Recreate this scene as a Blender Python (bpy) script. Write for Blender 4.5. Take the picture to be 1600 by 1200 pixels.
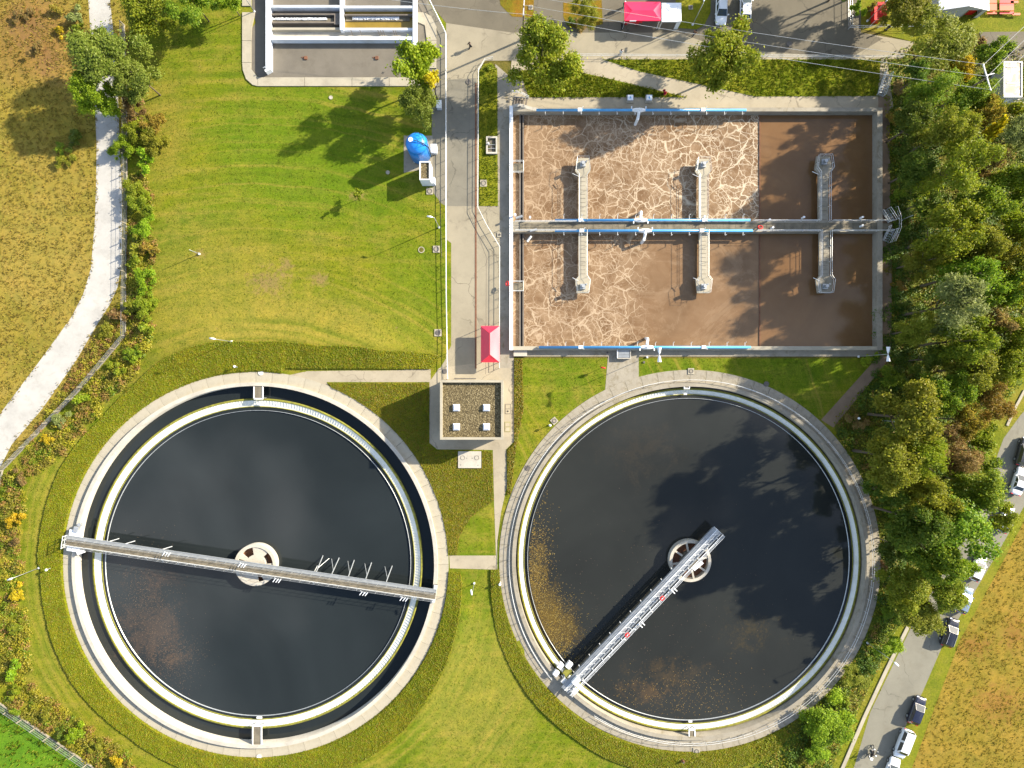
import bpy, bmesh, math, random
import numpy as np
from mathutils import Vector, Matrix, noise as mnoise
from mathutils.geometry import tessellate_polygon

for o in list(bpy.data.objects):
    bpy.data.objects.remove(o)
SC = bpy.context.scene
COL = SC.collection
R = math.radians
rng = np.random.default_rng(7)
rnd = random.Random(7)

# ------------------------------------------------------------------ camera, sky, sun, exposure
H = 106.0                                   # flying height of the drone (m)
cam = bpy.data.cameras.new("camera")
co = bpy.data.objects.new("camera", cam)
COL.objects.link(co)
co.location = (0, 0, H)
cam.sensor_width = 36.0
cam.lens = 18.0 * H / 80.0
cam.clip_end = 9000
cam.clip_start = 0.5
SC.camera = co

SUN_EL, SUN_AZ = R(28.0), math.atan2(0.92, 0.40)   # azimuth clockwise from +Y
world = bpy.data.worlds.new("World")
SC.world = world
world.use_nodes = True
wn = world.node_tree
sky = wn.nodes.new("ShaderNodeTexSky")
sky.sky_type = 'NISHITA'
sky.sun_disc = False
sky.sun_elevation = SUN_EL
sky.sun_rotation = SUN_AZ
sky.air_density = 1.0
sky.dust_density = 1.2
# soft fair-weather clouds over the whole sky (the still tanks mirror them)
tcw = wn.nodes.new("ShaderNodeTexCoord")
sepw = wn.nodes.new("ShaderNodeSeparateXYZ")
wn.links.new(tcw.outputs['Generated'], sepw.inputs[0])
zz = wn.nodes.new("ShaderNodeMath")
zz.operation = 'MAXIMUM'
wn.links.new(sepw.outputs[2], zz.inputs[0])
zz.inputs[1].default_value = 0.0
zz2 = wn.nodes.new("ShaderNodeMath")
zz2.operation = 'ADD'
wn.links.new(zz.outputs[0], zz2.inputs[0])
zz2.inputs[1].default_value = 0.2
dv = wn.nodes.new("ShaderNodeVectorMath")
dv.operation = 'SCALE'
iv = wn.nodes.new("ShaderNodeMath")
iv.operation = 'DIVIDE'
iv.inputs[0].default_value = 1.0
wn.links.new(zz2.outputs[0], iv.inputs[1])
wn.links.new(tcw.outputs['Generated'], dv.inputs[0])
wn.links.new(iv.outputs[0], dv.inputs['Scale'])
cn = wn.nodes.new("ShaderNodeTexNoise")
cn.inputs['Scale'].default_value = 3.4
cn.inputs['Detail'].default_value = 6
cn.inputs['Roughness'].default_value = .55
cn.inputs['Distortion'].default_value = .5
wn.links.new(dv.outputs[0], cn.inputs['Vector'])
cr = wn.nodes.new("ShaderNodeMapRange")
cr.inputs['From Min'].default_value = .53
cr.inputs['From Max'].default_value = .72
wn.links.new(cn.outputs['Fac'], cr.inputs['Value'])
cm_ = wn.nodes.new("ShaderNodeMix")
cm_.data_type = 'RGBA'
fz = wn.nodes.new("ShaderNodeMapRange")
fz.interpolation_type = 'SMOOTHSTEP'
fz.inputs['From Min'].default_value = .02
fz.inputs['From Max'].default_value = .4
wn.links.new(sepw.outputs[2], fz.inputs['Value'])
fm = wn.nodes.new("ShaderNodeMath")
fm.operation = 'MULTIPLY'
wn.links.new(cr.outputs[0], fm.inputs[0])
wn.links.new(fz.outputs[0], fm.inputs[1])
wn.links.new(fm.outputs[0], cm_.inputs[0])
wn.links.new(sky.outputs[0], cm_.inputs[6])
cm_.inputs[7].default_value = (10.5, 10.6, 11.0, 1)
wn.links.new(cm_.outputs[2], wn.nodes["Background"].inputs[0])
wn.nodes["Background"].inputs[1].default_value = 0.105
sl = bpy.data.lights.new("sun", 'SUN')
sl.energy = 5.0
sl.angle = R(0.8)
sl.color = (1.0, 0.89, 0.71)
so = bpy.data.objects.new("sun", sl)
COL.objects.link(so)
sdir = Vector((math.sin(SUN_AZ) * math.cos(SUN_EL), math.cos(SUN_AZ) * math.cos(SUN_EL), math.sin(SUN_EL)))
so.rotation_euler = sdir.to_track_quat('Z', 'Y').to_euler()
so.location = sdir * 200
SC.view_settings.view_transform = 'Standard'
SC.view_settings.look = 'None'
SC.view_settings.exposure = 1.42
SC.view_settings.gamma = 1.0
SC.view_settings.use_curve_mapping = False

# ------------------------------------------------------------------ helpers
def W(px, py, z=0.0):
    """photo point (1600 x 1200) that shows something at height z -> place in metres"""
    k = (H - z) / H
    return Vector(((px - 800) / 10 * k, (600 - py) / 10 * k, z))

def G(pts):
    return [W(p[0], p[1]) for p in pts]

def wm(o):
    m = o.matrix_basis.copy()
    p = o.parent
    while p:
        m = p.matrix_basis @ m
        p = p.parent
    return m

def thing(name, label, cat, loc=(0, 0, 0), rz=0.0, group=None):
    o = bpy.data.objects.new(name, None)
    o.empty_display_size = 0.3
    COL.objects.link(o)
    o.location = loc
    o.rotation_euler = (0, 0, rz)
    tag(o, label, cat, group)
    return o

def tag(o, label, cat, group=None):
    o['label'] = label
    o['category'] = cat
    if group:
        o['group'] = group
    return o

def link(name, me, parent=None, kind=None, local=False):
    o = bpy.data.objects.new(name, me)
    COL.objects.link(o)
    if parent:
        o.parent = parent
        if not local:
            me.transform(wm(parent).inverted())
    if kind:
        o['kind'] = kind
    return o

def copy_tree(o, parent=None):
    c = o.copy()
    COL.objects.link(c)
    c.parent = parent
    for ch in [x for x in COL.objects if x.parent == o]:
        copy_tree(ch, c)
    return c

class MB:
    def __init__(s):
        s.v, s.f, s.m = [], [], []
    def add(s, vs, fs, mi=0):
        b = len(s.v)
        s.v += [tuple(v) for v in vs]
        s.f += [tuple(b + i for i in f) for f in fs]
        s.m += [mi] * len(fs)
        return s
    def box(s, c, d, rz=0.0, mi=0):
        cx, cy, cz = c
        x, y, z = d[0] / 2, d[1] / 2, d[2] / 2
        ca, sa = math.cos(rz), math.sin(rz)
        vs = []
        for a, b_, c_ in ((-x, -y, -z), (x, -y, -z), (x, y, -z), (-x, y, -z), (-x, -y, z), (x, -y, z), (x, y, z), (-x, y, z)):
            vs.append((cx + a * ca - b_ * sa, cy + a * sa + b_ * ca, cz + c_))
        return s.add(vs, [(3, 2, 1, 0), (4, 5, 6, 7), (0, 1, 5, 4), (1, 2, 6, 5), (2, 3, 7, 6), (3, 0, 4, 7)], mi)
    def beam(s, p, q, w, h, mi=0):
        p, q = Vector(p), Vector(q)
        d = (q - p).normalized()
        up = Vector((0, 0, 1)) if abs(d.z) < 0.95 else Vector((1, 0, 0))
        a = d.cross(up).normalized()
        u = a.cross(d).normalized()
        a, u = a * w / 2, u * h / 2
        vs = [p - a - u, p + a - u, p + a + u, p - a + u, q - a - u, q + a - u, q + a + u, q - a + u]
        return s.add(vs, [(0, 1, 2, 3), (7, 6, 5, 4), (4, 5, 1, 0), (5, 6, 2, 1), (6, 7, 3, 2), (7, 4, 0, 3)], mi)
    def tube(s, pts, r, n=6, mi=0, caps=True):
        pts = [Vector(p) for p in pts]
        rs = r if isinstance(r, (list, tuple)) else [r] * len(pts)
        b = len(s.v)
        for i, p in enumerate(pts):
            d = (pts[min(i + 1, len(pts) - 1)] - pts[max(i - 1, 0)]).normalized()
            up = Vector((0, 0, 1)) if abs(d.z) < 0.9 else Vector((1, 0, 0))
            a = d.cross(up).normalized()
            u = a.cross(d).normalized()
            for k in range(n):
                t = 2 * math.pi * k / n
                s.v.append(tuple(p + (a * math.cos(t) + u * math.sin(t)) * rs[i]))
        for i in range(len(pts) - 1):
            for k in range(n):
                k2 = (k + 1) % n
                s.f.append((b + i * n + k, b + i * n + k2, b + (i + 1) * n + k2, b + (i + 1) * n + k))
                s.m.append(mi)
        if caps:
            s.f.append(tuple(b + k for k in range(n))[::-1])
            s.f.append(tuple(b + (len(pts) - 1) * n + k for k in range(n)))
            s.m += [mi, mi]
        return s
    def prism(s, poly, z0, z1, mi=0):
        n = len(poly)
        ar = sum(poly[i][0] * poly[(i + 1) % n][1] - poly[(i + 1) % n][0] * poly[i][1] for i in range(n))
        if ar < 0:
            poly = poly[::-1]
        vs = [(p[0], p[1], z0) for p in poly] + [(p[0], p[1], z1) for p in poly]
        fs = [tuple(range(n))[::-1], tuple(range(n, 2 * n))]
        fs += [(i, (i + 1) % n, n + (i + 1) % n, n + i) for i in range(n)]
        return s.add(vs, fs, mi)
    def lathe(s, prof, c=(0, 0, 0), n=48, a0=0.0, a1=2 * math.pi, mi=0):
        full = abs(a1 - a0 - 2 * math.pi) < 1e-6
        m = n if full else n + 1
        b = len(s.v)
        for i in range(m):
            t = a0 + (a1 - a0) * i / n
            for (r, z) in prof:
                s.v.append((c[0] + r * math.cos(t), c[1] + r * math.sin(t), c[2] + z))
        k = len(prof)
        for i in range(n):
            j = (i + 1) % m
            for q in range(k - 1):
                s.f.append((b + i * k + q, b + j * k + q, b + j * k + q + 1, b + i * k + q + 1))
                s.m.append(mi)
        return s
    def ring(s, r0, r1, z0, z1, c=(0, 0, 0), n=96, a0=0.0, a1=2 * math.pi, mi=0):
        s.lathe([(r0, z0), (r1, z0), (r1, z1), (r0, z1), (r0, z0)], c, n, a0, a1, mi)
        if abs(a1 - a0 - 2 * math.pi) > 1e-6:
            for t in (a0, a1):
                vs = [(c[0] + r * math.cos(t), c[1] + r * math.sin(t), c[2] + z) for r, z in ((r0, z0), (r1, z0), (r1, z1), (r0, z1))]
                s.add(vs, [(0, 1, 2, 3)], mi)
        return s
    def cyl(s, c, r, z0, z1, n=20, mi=0, r1=None):
        r1 = r if r1 is None else r1
        b = len(s.v)
        for k in range(n):
            t = 2 * math.pi * k / n
            s.v.append((c[0] + r * math.cos(t), c[1] + r * math.sin(t), z0))
        for k in range(n):
            t = 2 * math.pi * k / n
            s.v.append((c[0] + r1 * math.cos(t), c[1] + r1 * math.sin(t), z1))
        s.f += [tuple(b + k for k in range(n))[::-1], tuple(b + n + k for k in range(n))]
        s.f += [(b + k, b + (k + 1) % n, b + n + (k + 1) % n, b + n + k) for k in range(n)]
        s.m += [mi] * (n + 2)
        return s
    def mesh(s, name, mats, smooth=False):
        me = bpy.data.meshes.new(name)
        me.from_pydata(s.v, [], s.f)
        for m in (mats if isinstance(mats, (list, tuple)) else [mats]):
            me.materials.append(m)
        if any(s.m):
            me.polygons.foreach_set('material_index', s.m)
        bm = bmesh.new()
        bm.from_mesh(me)
        bmesh.ops.recalc_face_normals(bm, faces=bm.faces)
        bm.to_mesh(me)
        bm.free()
        if smooth:
            me.polygons.foreach_set('use_smooth', [True] * len(me.polygons))
        me.update()
        return me
    def build(s, name, mats, parent=None, smooth=False, kind=None, local=False):
        return link(name, s.mesh(name, mats, smooth), parent, kind, local)

def npmesh(name, V, F, mat):
    me = bpy.data.meshes.new(name)
    V = np.asarray(V, np.float32)
    F = np.asarray(F, np.int32)
    k = F.shape[1]
    me.vertices.add(len(V))
    me.vertices.foreach_set('co', V.ravel())
    me.loops.add(F.size)
    me.loops.foreach_set('vertex_index', F.ravel())
    me.polygons.add(len(F))
    me.polygons.foreach_set('loop_start', np.arange(0, F.size, k, dtype=np.int32))
    me.materials.append(mat)
    me.update(calc_edges=True)
    me.validate()
    return me

# ------------------------------------------------------------------ terrain
LC, RC = (400.0, 882.0), (1078.0, 876.0)        # tank centres
TB = [(-180, 335), (-148, 341), (-126.7, 334), (-90, 343), (-59.7, 347), (-49.5, 346), (-35.8, 339), (-23.9, 333), (-7.6, 325),
      (0, 318), (40, 440), (48.3, 436), (59, 389), (73.7, 355), (90, 347), (101.4, 353), (113.5, 351), (123.7, 339), (136.2, 332), (153.8, 340), (170, 339), (180, 340)]
def band_out(th):
    return float(np.interp(th, [t[0] for t in TB], [t[1] for t in TB]))
def band_in(th):
    if 40 < th < 82:
        return max(301.0, 305.0 / math.sin(R(th)))
    return 301.0
def sstep(a, b, x):
    t = min(1, max(0, (x - a) / (b - a)))
    return t * t * (3 - 2 * t)
def terrain(x, y):
    px, py = x * 10 + 800, 600 - y * 10
    dx, dy = px - LC[0], LC[1] - py
    r = math.hypot(dx, dy)
    if r < 300 or r > 640:
        return 0.0
    th = math.degrees(math.atan2(dy, dx))
    A = 1.25 * sstep(47, 64, th) * (1 - sstep(100, 130, th)) + 0.8 * sstep(-95, -60, th) * (1 - sstep(-22, -4, th))
    if A < 1e-3:
        return 0.0
    r1, r2 = band_in(th), band_out(th)
    if r < r1:
        return 0.0
    if r < r2:
        return A * (r - r1) / (r2 - r1)
    return A * math.exp(-(r - r2) / 45.0)

PAVED = []
def sheet(name, pts, z, mat, holes=(), grid=0.0, hf=None, parent=None, kind='structure', px=True, paved=False):
    if paved:
        PAVED.append(pts)
    loops = [[Vector((p[0], p[1], 0)) for p in (G(pts) if px else pts)]]
    for h in holes:
        loops.append([Vector((p[0], p[1], 0)) for p in (G(h) if px else h)])
    tris = tessellate_polygon(loops)
    flat = [v for lp in loops for v in lp]
    bm = bmesh.new()
    vs = [bm.verts.new((v.x, v.y, 0)) for v in flat]
    for t in tris:
        try:
            bm.faces.new([vs[i] for i in t])
        except ValueError:
            pass
    if grid:
        xs = [v.x for v in flat]
        ys = [v.y for v in flat]
        for ax, lo, hi in ((0, min(xs), max(xs)), (1, min(ys), max(ys))):
            t = math.ceil(lo / grid) * grid + 0.0137
            while t < hi:
                p = Vector((t, 0, 0)) if ax == 0 else Vector((0, t, 0))
                n = Vector((1, 0, 0)) if ax == 0 else Vector((0, 1, 0))
                bmesh.ops.bisect_plane(bm, geom=bm.verts[:] + bm.edges[:] + bm.faces[:], plane_co=p, plane_no=n)
                t += grid
    for v in bm.verts:
        v.co.z = z + (hf(v.co.x, v.co.y) if hf else 0.0)
    bmesh.ops.recalc_face_normals(bm, faces=bm.faces)
    for f in bm.faces:
        if f.normal.z < 0:
            f.normal_flip()
    me = bpy.data.meshes.new(name)
    bm.to_mesh(me)
    bm.free()
    me.materials.append(mat)
    if hf:
        me.polygons.foreach_set('use_smooth', [True] * len(me.polygons))
    return link(name, me, parent, kind)

def circ(c, r, n=96):
    return [(c[0] + r * math.cos(2 * math.pi * i / n), c[1] - r * math.sin(2 * math.pi * i / n)) for i in range(n)]

def sample_mesh(me, n):
    """n random points on a mesh (by area)"""
    me.calc_loop_triangles()
    t = np.zeros(len(me.loop_triangles) * 3, np.int32)
    me.loop_triangles.foreach_get('vertices', t)
    v = np.zeros(len(me.vertices) * 3, np.float32)
    me.vertices.foreach_get('co', v)
    v = v.reshape(-1, 3)
    t = t.reshape(-1, 3)
    a, b, c = v[t[:, 0]], v[t[:, 1]], v[t[:, 2]]
    ar = np.linalg.norm(np.cross(b - a, c - a), axis=1)
    idx = rng.choice(len(t), n, p=ar / ar.sum())
    u, w = rng.random((n, 1)), rng.random((n, 1))
    sw = (u + w) > 1
    u, w = np.where(sw, 1 - u, u), np.where(sw, 1 - w, w)
    return a[idx] + (b - a)[idx] * u + (c - a)[idx] * w

def leaf_quads(P, N, size, asp=0.6):
    """one leaf-sized diamond per point, facing N"""
    n = len(P)
    N = N / (np.linalg.norm(N, axis=1, keepdims=True) + 1e-6)
    A = np.cross(N, rng.normal(size=(n, 3)))
    A /= np.linalg.norm(A, axis=1, keepdims=True) + 1e-6
    B = np.cross(N, A)
    s = (size * rng.uniform(0.6, 1.3, (n, 1)))
    V = np.stack([P - A * s * 0.5, P + B * s * asp * 0.5 - A * s * .05, P + A * s * 0.5, P - B * s * asp * 0.5 - A * s * .05], 1).reshape(-1, 3)
    F = np.arange(4 * n).reshape(-1, 4)
    return V, F

def blades(P, length, width, spread, per=4):
    """tufts of bent grass blades: two triangles and a quad would be too many, so one bent pair of triangles each"""
    n = len(P) * per
    P = np.repeat(P, per, 0) + rng.normal(scale=(spread * .25, spread * .25, 0), size=(n, 3))
    az = rng.uniform(0, 2 * np.pi, n)
    L = length * rng.uniform(.5, 1.25, n)
    lean = rng.uniform(.25, 1.05, n)
    D = np.stack([np.cos(az), np.sin(az), np.zeros(n)], 1)
    S = np.stack([-np.sin(az), np.cos(az), np.zeros(n)], 1) * (width * rng.uniform(.6, 1.3, n))[:, None] / 2
    U = np.array([0, 0, 1.0])
    mid = P + D * (L * .35 * lean)[:, None] + U * (L * .55)[:, None]
    tip = P + D * (L * .95 * lean)[:, None] + U * (L * (1.0 - .55 * lean))[:, None]
    V = np.stack([P - S, P + S, mid + S * .8, tip, mid - S * .8], 1).reshape(-1, 3)
    F = (np.arange(n)[:, None] * 5 + np.array([0, 1, 2, 3, 4])[None]).reshape(-1, 5)
    return V, F

# ------------------------------------------------------------------ materials
def mat_new(name):
    m = bpy.data.materials.new(name)
    m.use_nodes = True
    nt = m.node_tree
    return m, nt, nt.nodes["Principled BSDF"]

def nd(nt, t, **kw):
    n = nt.nodes.new(t)
    for k, v in kw.items():
        setattr(n, k, v)
    return n

def coord(nt, kind='Object'):
    return nd(nt, "ShaderNodeTexCoord").outputs[kind]

def mapping(nt, vec, scale=(1, 1, 1), loc=(0, 0, 0), rot=(0, 0, 0)):
    m = nd(nt, "ShaderNodeMapping")
    m.inputs['Scale'].default_value = scale
    m.inputs['Location'].default_value = loc
    m.inputs['Rotation'].default_value = rot
    nt.links.new(vec, m.inputs['Vector'])
    return m.outputs[0]

def noise(nt, vec, scale, detail=4, rough=.55, dist=0.0):
    n = nd(nt, "ShaderNodeTexNoise")
    n.inputs['Scale'].default_value = scale
    n.inputs['Detail'].default_value = detail
    n.inputs['Roughness'].default_value = rough
    n.inputs['Distortion'].default_value = dist
    nt.links.new(vec, n.inputs['Vector'])
    return n.outputs['Fac']

def ramp(nt, fac, stops):
    r = nd(nt, "ShaderNodeValToRGB")
    e = r.color_ramp.elements
    while len(e) < len(stops):
        e.new(.5)
    for i, (p, c) in enumerate(stops):
        e[i].position = p
        e[i].color = (*c, 1) if len(c) == 3 else c
    nt.links.new(fac, r.inputs[0])
    return r.outputs[0]

def maprange(nt, fac, a, b, c=0.0, d=1.0):
    r = nd(nt, "ShaderNodeMapRange")
    for k, v in zip(('From Min', 'From Max', 'To Min', 'To Max'), (a, b, c, d)):
        r.inputs[k].default_value = v
    nt.links.new(fac, r.inputs['Value'])
    return r.outputs[0]

def math_(nt, op, a, b=None, clamp=False):
    m = nd(nt, "ShaderNodeMath", operation=op, use_clamp=clamp)
    for i, x in enumerate((a, b)):
        if x is None:
            continue
        if isinstance(x, (int, float)):
            m.inputs[i].default_value = x
        else:
            nt.links.new(x, m.inputs[i])
    return m.outputs[0]

def mix(nt, fac, a, b, blend='MIX'):
    m = nd(nt, "ShaderNodeMix", data_type='RGBA', blend_type=blend)
    if isinstance(fac, (int, float)):
        m.inputs[0].default_value = fac
    else:
        nt.links.new(fac, m.inputs[0])
    for i, c in ((6, a), (7, b)):
        if isinstance(c, (tuple, list)):
            m.inputs[i].default_value = (*c, 1)
        else:
            nt.links.new(c, m.inputs[i])
    return m.outputs[2]

def bump(nt, b, fac, strength, dist=.05):
    n = nd(nt, "ShaderNodeBump")
    n.inputs['Strength'].default_value = strength
    n.inputs['Distance'].default_value = dist
    nt.links.new(fac, n.inputs['Height'])
    nt.links.new(n.outputs[0], b.inputs['Normal'])

def spot(nt, vec, px, py, rx, ry):
    """soft round mask (1 in the middle, 0 outside) at a place given in photo points"""
    c = W(px, py)
    mp = mapping(nt, vec, (1 / (rx / 10), 1 / (ry / 10), 0), (-c.x / (rx / 10), -c.y / (ry / 10), 0))
    g = nd(nt, "ShaderNodeTexGradient", gradient_type='SPHERICAL')
    nt.links.new(mp, g.inputs[0])
    return g.outputs['Fac']

def solid(name, c, rough=.6, metal=0.0, var=.18, scale=1.5, bmp=0.0, spec=.5, dirt=None):
    """painted / plain surface with uneven wear"""
    m, nt, b = mat_new(name)
    v = coord(nt)
    f = noise(nt, v, scale, 6, .6)
    lo = tuple(x * (1 - var) for x in c)
    hi = tuple(min(.9, x * (1 + var)) for x in c)
    col = ramp(nt, f, [(.3, lo), (.7, hi)])
    if dirt:
        f2 = noise(nt, v, scale * .35, 8, .7)
        col = mix(nt, maprange(nt, f2, .5, .72, 0, .8), col, dirt)
    nt.links.new(col, b.inputs['Base Color'])
    b.inputs['Roughness'].default_value = rough
    b.inputs['Metallic'].default_value = metal
    b.inputs['Specular IOR Level'].default_value = spec
    if bmp:
        bump(nt, b, noise(nt, v, scale * 8, 4, .7), bmp, .02)
    return m

def concrete(name, c, stain=(.10, .085, .06), scale=.35, amt=.6, bmp=.35, moss=None, cracks=0.0):
    m, nt, b = mat_new(name)
    v = coord(nt)
    a = noise(nt, v, scale, 8, .65)
    col = ramp(nt, a, [(.3, tuple(x * .8 for x in c)), (.5, c), (.72, tuple(min(.8, x * 1.15) for x in c))])
    s = noise(nt, v, scale * 3.1, 8, .72, .4)
    col = mix(nt, maprange(nt, s, .52, .75, 0, amt), col, stain)
    g = noise(nt, v, 9, 3, .6)
    col = mix(nt, .22, col, ramp(nt, g, [(.3, (.6, .6, .6)), (.7, (1, 1, 1))]), 'MULTIPLY')
    if moss:
        s3 = noise(nt, v, scale * 1.7, 9, .75, 1.0)
        col = mix(nt, maprange(nt, s3, .53, .68, 0, .75), col, moss)
    if cracks:
        nz = nd(nt, "ShaderNodeTexNoise")
        nz.inputs['Scale'].default_value = .5
        nz.inputs['Detail'].default_value = 6
        nt.links.new(v, nz.inputs['Vector'])
        wb = nd(nt, "ShaderNodeVectorMath", operation='MULTIPLY_ADD')
        nt.links.new(nz.outputs['Color'], wb.inputs[0])
        wb.inputs[1].default_value = (3.5, 3.5, 0)
        nt.links.new(v, wb.inputs[2])
        vo = nd(nt, "ShaderNodeTexVoronoi", feature='DISTANCE_TO_EDGE')
        vo.inputs['Scale'].default_value = .14
        nt.links.new(wb.outputs[0], vo.inputs['Vector'])
        ck = math_(nt, 'MULTIPLY', maprange(nt, vo.outputs['Distance'], .004, .012, cracks, 0), maprange(nt, noise(nt, v, .2, 3), .42, .55))
        col = mix(nt, ck, col, tuple(x * .35 for x in stain))
        oil = maprange(nt, noise(nt, mapping(nt, v, (1, 1, 1), (9, 3, 0)), .55, 3, .5), .66, .74, 0, .35)
        col = mix(nt, oil, col, tuple(x * .6 for x in stain))
    nt.links.new(col, b.inputs['Base Color'])
    b.inputs['Roughness'].default_value = .88
    bump(nt, b, g, bmp * .35, .02)
    return m

def foliage(name, cols, trans=.35, rough=.55, val=(.95, 1.12)):
    """leaves: colour changes from leaf to leaf and from plant to plant"""
    m, nt, b = mat_new(name)
    geo = nd(nt, "ShaderNodeNewGeometry")
    col = ramp(nt, geo.outputs['Random Per Island'], [(i / max(1, len(cols) - 1), c) for i, c in enumerate(cols)])
    oi = nd(nt, "ShaderNodeObjectInfo")
    hsv = nd(nt, "ShaderNodeHueSaturation")
    nt.links.new(maprange(nt, oi.outputs['Random'], 0, 1, .488, .515), hsv.inputs['Hue'])
    nt.links.new(maprange(nt, oi.outputs['Random'], 0, 1, val[0], val[1]), hsv.inputs['Value'])
    f = noise(nt, coord(nt), .5, 4, .6)
    c2 = mix(nt, .55, col, ramp(nt, f, [(.3, (.5, .55, .5)), (.7, (1.25, 1.2, 1.0))]), 'MULTIPLY')
    nt.links.new(c2, hsv.inputs['Color'])
    nt.links.new(hsv.outputs[0], b.inputs['Base Color'])
    b.inputs['Roughness'].default_value = rough
    b.inputs['Specular IOR Level'].default_value = .3
    t = nd(nt, "ShaderNodeBsdfTranslucent")
    nt.links.new(hsv.outputs[0], t.inputs['Color'])
    ms = nd(nt, "ShaderNodeMixShader")
    ms.inputs[0].default_value = trans
    nt.links.new(b.outputs[0], ms.inputs[1])
    nt.links.new(t.outputs[0], ms.inputs[2])
    nt.links.new(ms.outputs[0], nt.nodes["Material Output"].inputs['Surface'])
    return m

def grass_mat(name, greens, straw, patch=.5, streak=None, spots=(), big=.05, earth=(.11, .06, .025), fine=.75, tints=(), rings=None):
    m, nt, b = mat_new(name)
    v = coord(nt)
    a = noise(nt, v, big, 6, .62, .6)
    col = ramp(nt, a, [(.32, greens[0]), (.5, greens[1]), (.66, greens[2])])
    n2 = noise(nt, v, big * 5.5, 8, .72)
    col = mix(nt, maprange(nt, n2, .47, .7, 0, patch), col, straw)
    if streak:
        st = noise(nt, mapping(nt, v, streak[0], (0, 0, 0), (0, 0, streak[1])), 1.0, 5, .7)
        col = mix(nt, maprange(nt, st, .5, .68, 0, .6), col, straw)
        col = mix(nt, maprange(nt, st, .5, .3, 0, .4), col, tuple(x * .75 for x in greens[0]))
    for (px, py, rx, ry, c, amt) in tints:
        s = spot(nt, v, px, py, rx, ry)
        tn = noise(nt, v, .5, 6, .7)
        col = mix(nt, math_(nt, 'MULTIPLY', maprange(nt, math_(nt, 'ADD', s, math_(nt, 'MULTIPLY', math_(nt, 'SUBTRACT', tn, .5), .8)), .1, .6), amt), col, c)
    if rings:
        c = W(*rings)
        dv = nd(nt, "ShaderNodeVectorMath", operation='SUBTRACT')
        nt.links.new(v, dv.inputs[0])
        dv.inputs[1].default_value = (c.x, c.y, 0)
        ln = nd(nt, "ShaderNodeVectorMath", operation='LENGTH')
        nt.links.new(dv.outputs[0], ln.inputs[0])
        cb = nd(nt, "ShaderNodeCombineXYZ")
        nt.links.new(math_(nt, 'ADD', ln.outputs['Value'], math_(nt, 'MULTIPLY', noise(nt, v, .12, 3), 2.0)), cb.inputs[0])
        rn = noise(nt, mapping(nt, cb.outputs[0], (.75, 0, 0)), 1.0, 3, .6)
        gate = maprange(nt, noise(nt, v, .06, 3), .35, .6, .2, 1)
        col = mix(nt, math_(nt, 'MULTIPLY', maprange(nt, rn, .52, .64, 0, .7), gate), col, straw)
        col = mix(nt, math_(nt, 'MULTIPLY', maprange(nt, rn, .48, .37, 0, .55), gate), col, tuple(x * .8 for x in greens[0]))
    f = noise(nt, v, 3.2, 6, .8)
    col = mix(nt, fine, col, ramp(nt, f, [(.32, (.45, .5, .4)), (.5, (.95, .95, .95)), (.68, (1.4, 1.3, 1.2))]), 'MULTIPLY')
    f4 = noise(nt, v, .42, 5, .75)
    col = mix(nt, .6, col, ramp(nt, f4, [(.35, (.68, .78, .7)), (.65, (1.22, 1.12, 1.0))]), 'MULTIPLY')
    for (px, py, rx, ry) in spots:
        s = spot(nt, v, px, py, rx, ry)
        sn = noise(nt, v, 1.1, 7, .8)
        k = maprange(nt, math_(nt, 'ADD', math_(nt, 'MULTIPLY', s, .8), math_(nt, 'MULTIPLY', math_(nt, 'SUBTRACT', sn, .5), 2.2)), .3, .75, 0, .7)
        col = mix(nt, k, col, earth)
    nt.links.new(col, b.inputs['Base Color'])
    b.inputs['Roughness'].default_value = .95
    b.inputs['Specular IOR Level'].default_value = .15
    hh = math_(nt, 'ADD', f, noise(nt, v, 9, 3, .7))
    bump(nt, b, hh, .55, .1)
    return m

M = {}
M['lawn'] = grass_mat('lawn_grass', [(.078, .13, .004), (.118, .152, .005), (.162, .165, .009)], (.235, .19, .034), .55,
                      ((.06, .6, 1), R(8)), [(420, 440, 60, 42), (500, 438, 32, 24), (448, 415, 22, 24), (312, 396, 18, 14), (556, 306, 26, 16)], earth=(.2, .135, .055), fine=.55, rings=(400, 882),
                      tints=[(330, 460, 190, 170, (.215, .18, .03), .55), (500, 520, 260, 80, (.225, .185, .034), .55), (480, 250, 230, 150, (.085, .15, .004), .65), (650, 470, 90, 110, (.1, .148, .005), .5),
                             (740, 1090, 130, 170, (.21, .19, .034), .55), (85, 900, 60, 330, (.2, .19, .024), .5), (250, 200, 60, 130, (.21, .17, .03), .5), (1150, 580, 260, 60, (.08, .135, .004), .6)])
M['lawn2'] = grass_mat('bank_turf', [(.1, .13, .005), (.14, .16, .006), (.18, .17, .012)], (.22, .18, .03), .4)  # grass of the banks and islands, slightly yellower than the lawn
M['meadow'] = grass_mat('dry_meadow', [(.15, .138, .016), (.215, .172, .028), (.25, .18, .04)], (.27, .205, .055), .55, None,
                        [(45, 40, 70, 80), (75, 95, 40, 60)], big=.09, earth=(.17, .09, .04), tints=[(40, 60, 130, 110, (.19, .095, .034), .55), (60, 180, 90, 60, (.26, .2, .028), .5), (80, 400, 120, 140, (.26, .2, .045), .5)], fine=.45)
M['field'] = grass_mat('ochre_field', [(.145, .128, .013), (.215, .155, .022), (.245, .16, .028)], (.3, .205, .045), .5, None,
                       [(1560, 1100, 80, 60), (1520, 1010, 60, 40), (1585, 990, 40, 60)], big=.1, earth=(.2, .095, .024), fine=.55)
M['crop'] = grass_mat('green_crop', [(.055, .13, .006), (.075, .17, .007), (.1, .19, .009)], (.15, .17, .02), .3, big=.12)
M['verge'] = grass_mat('verge_grass', [(.1, .13, .008), (.15, .165, .01), (.19, .17, .02)], (.24, .19, .04), .5)
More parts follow.
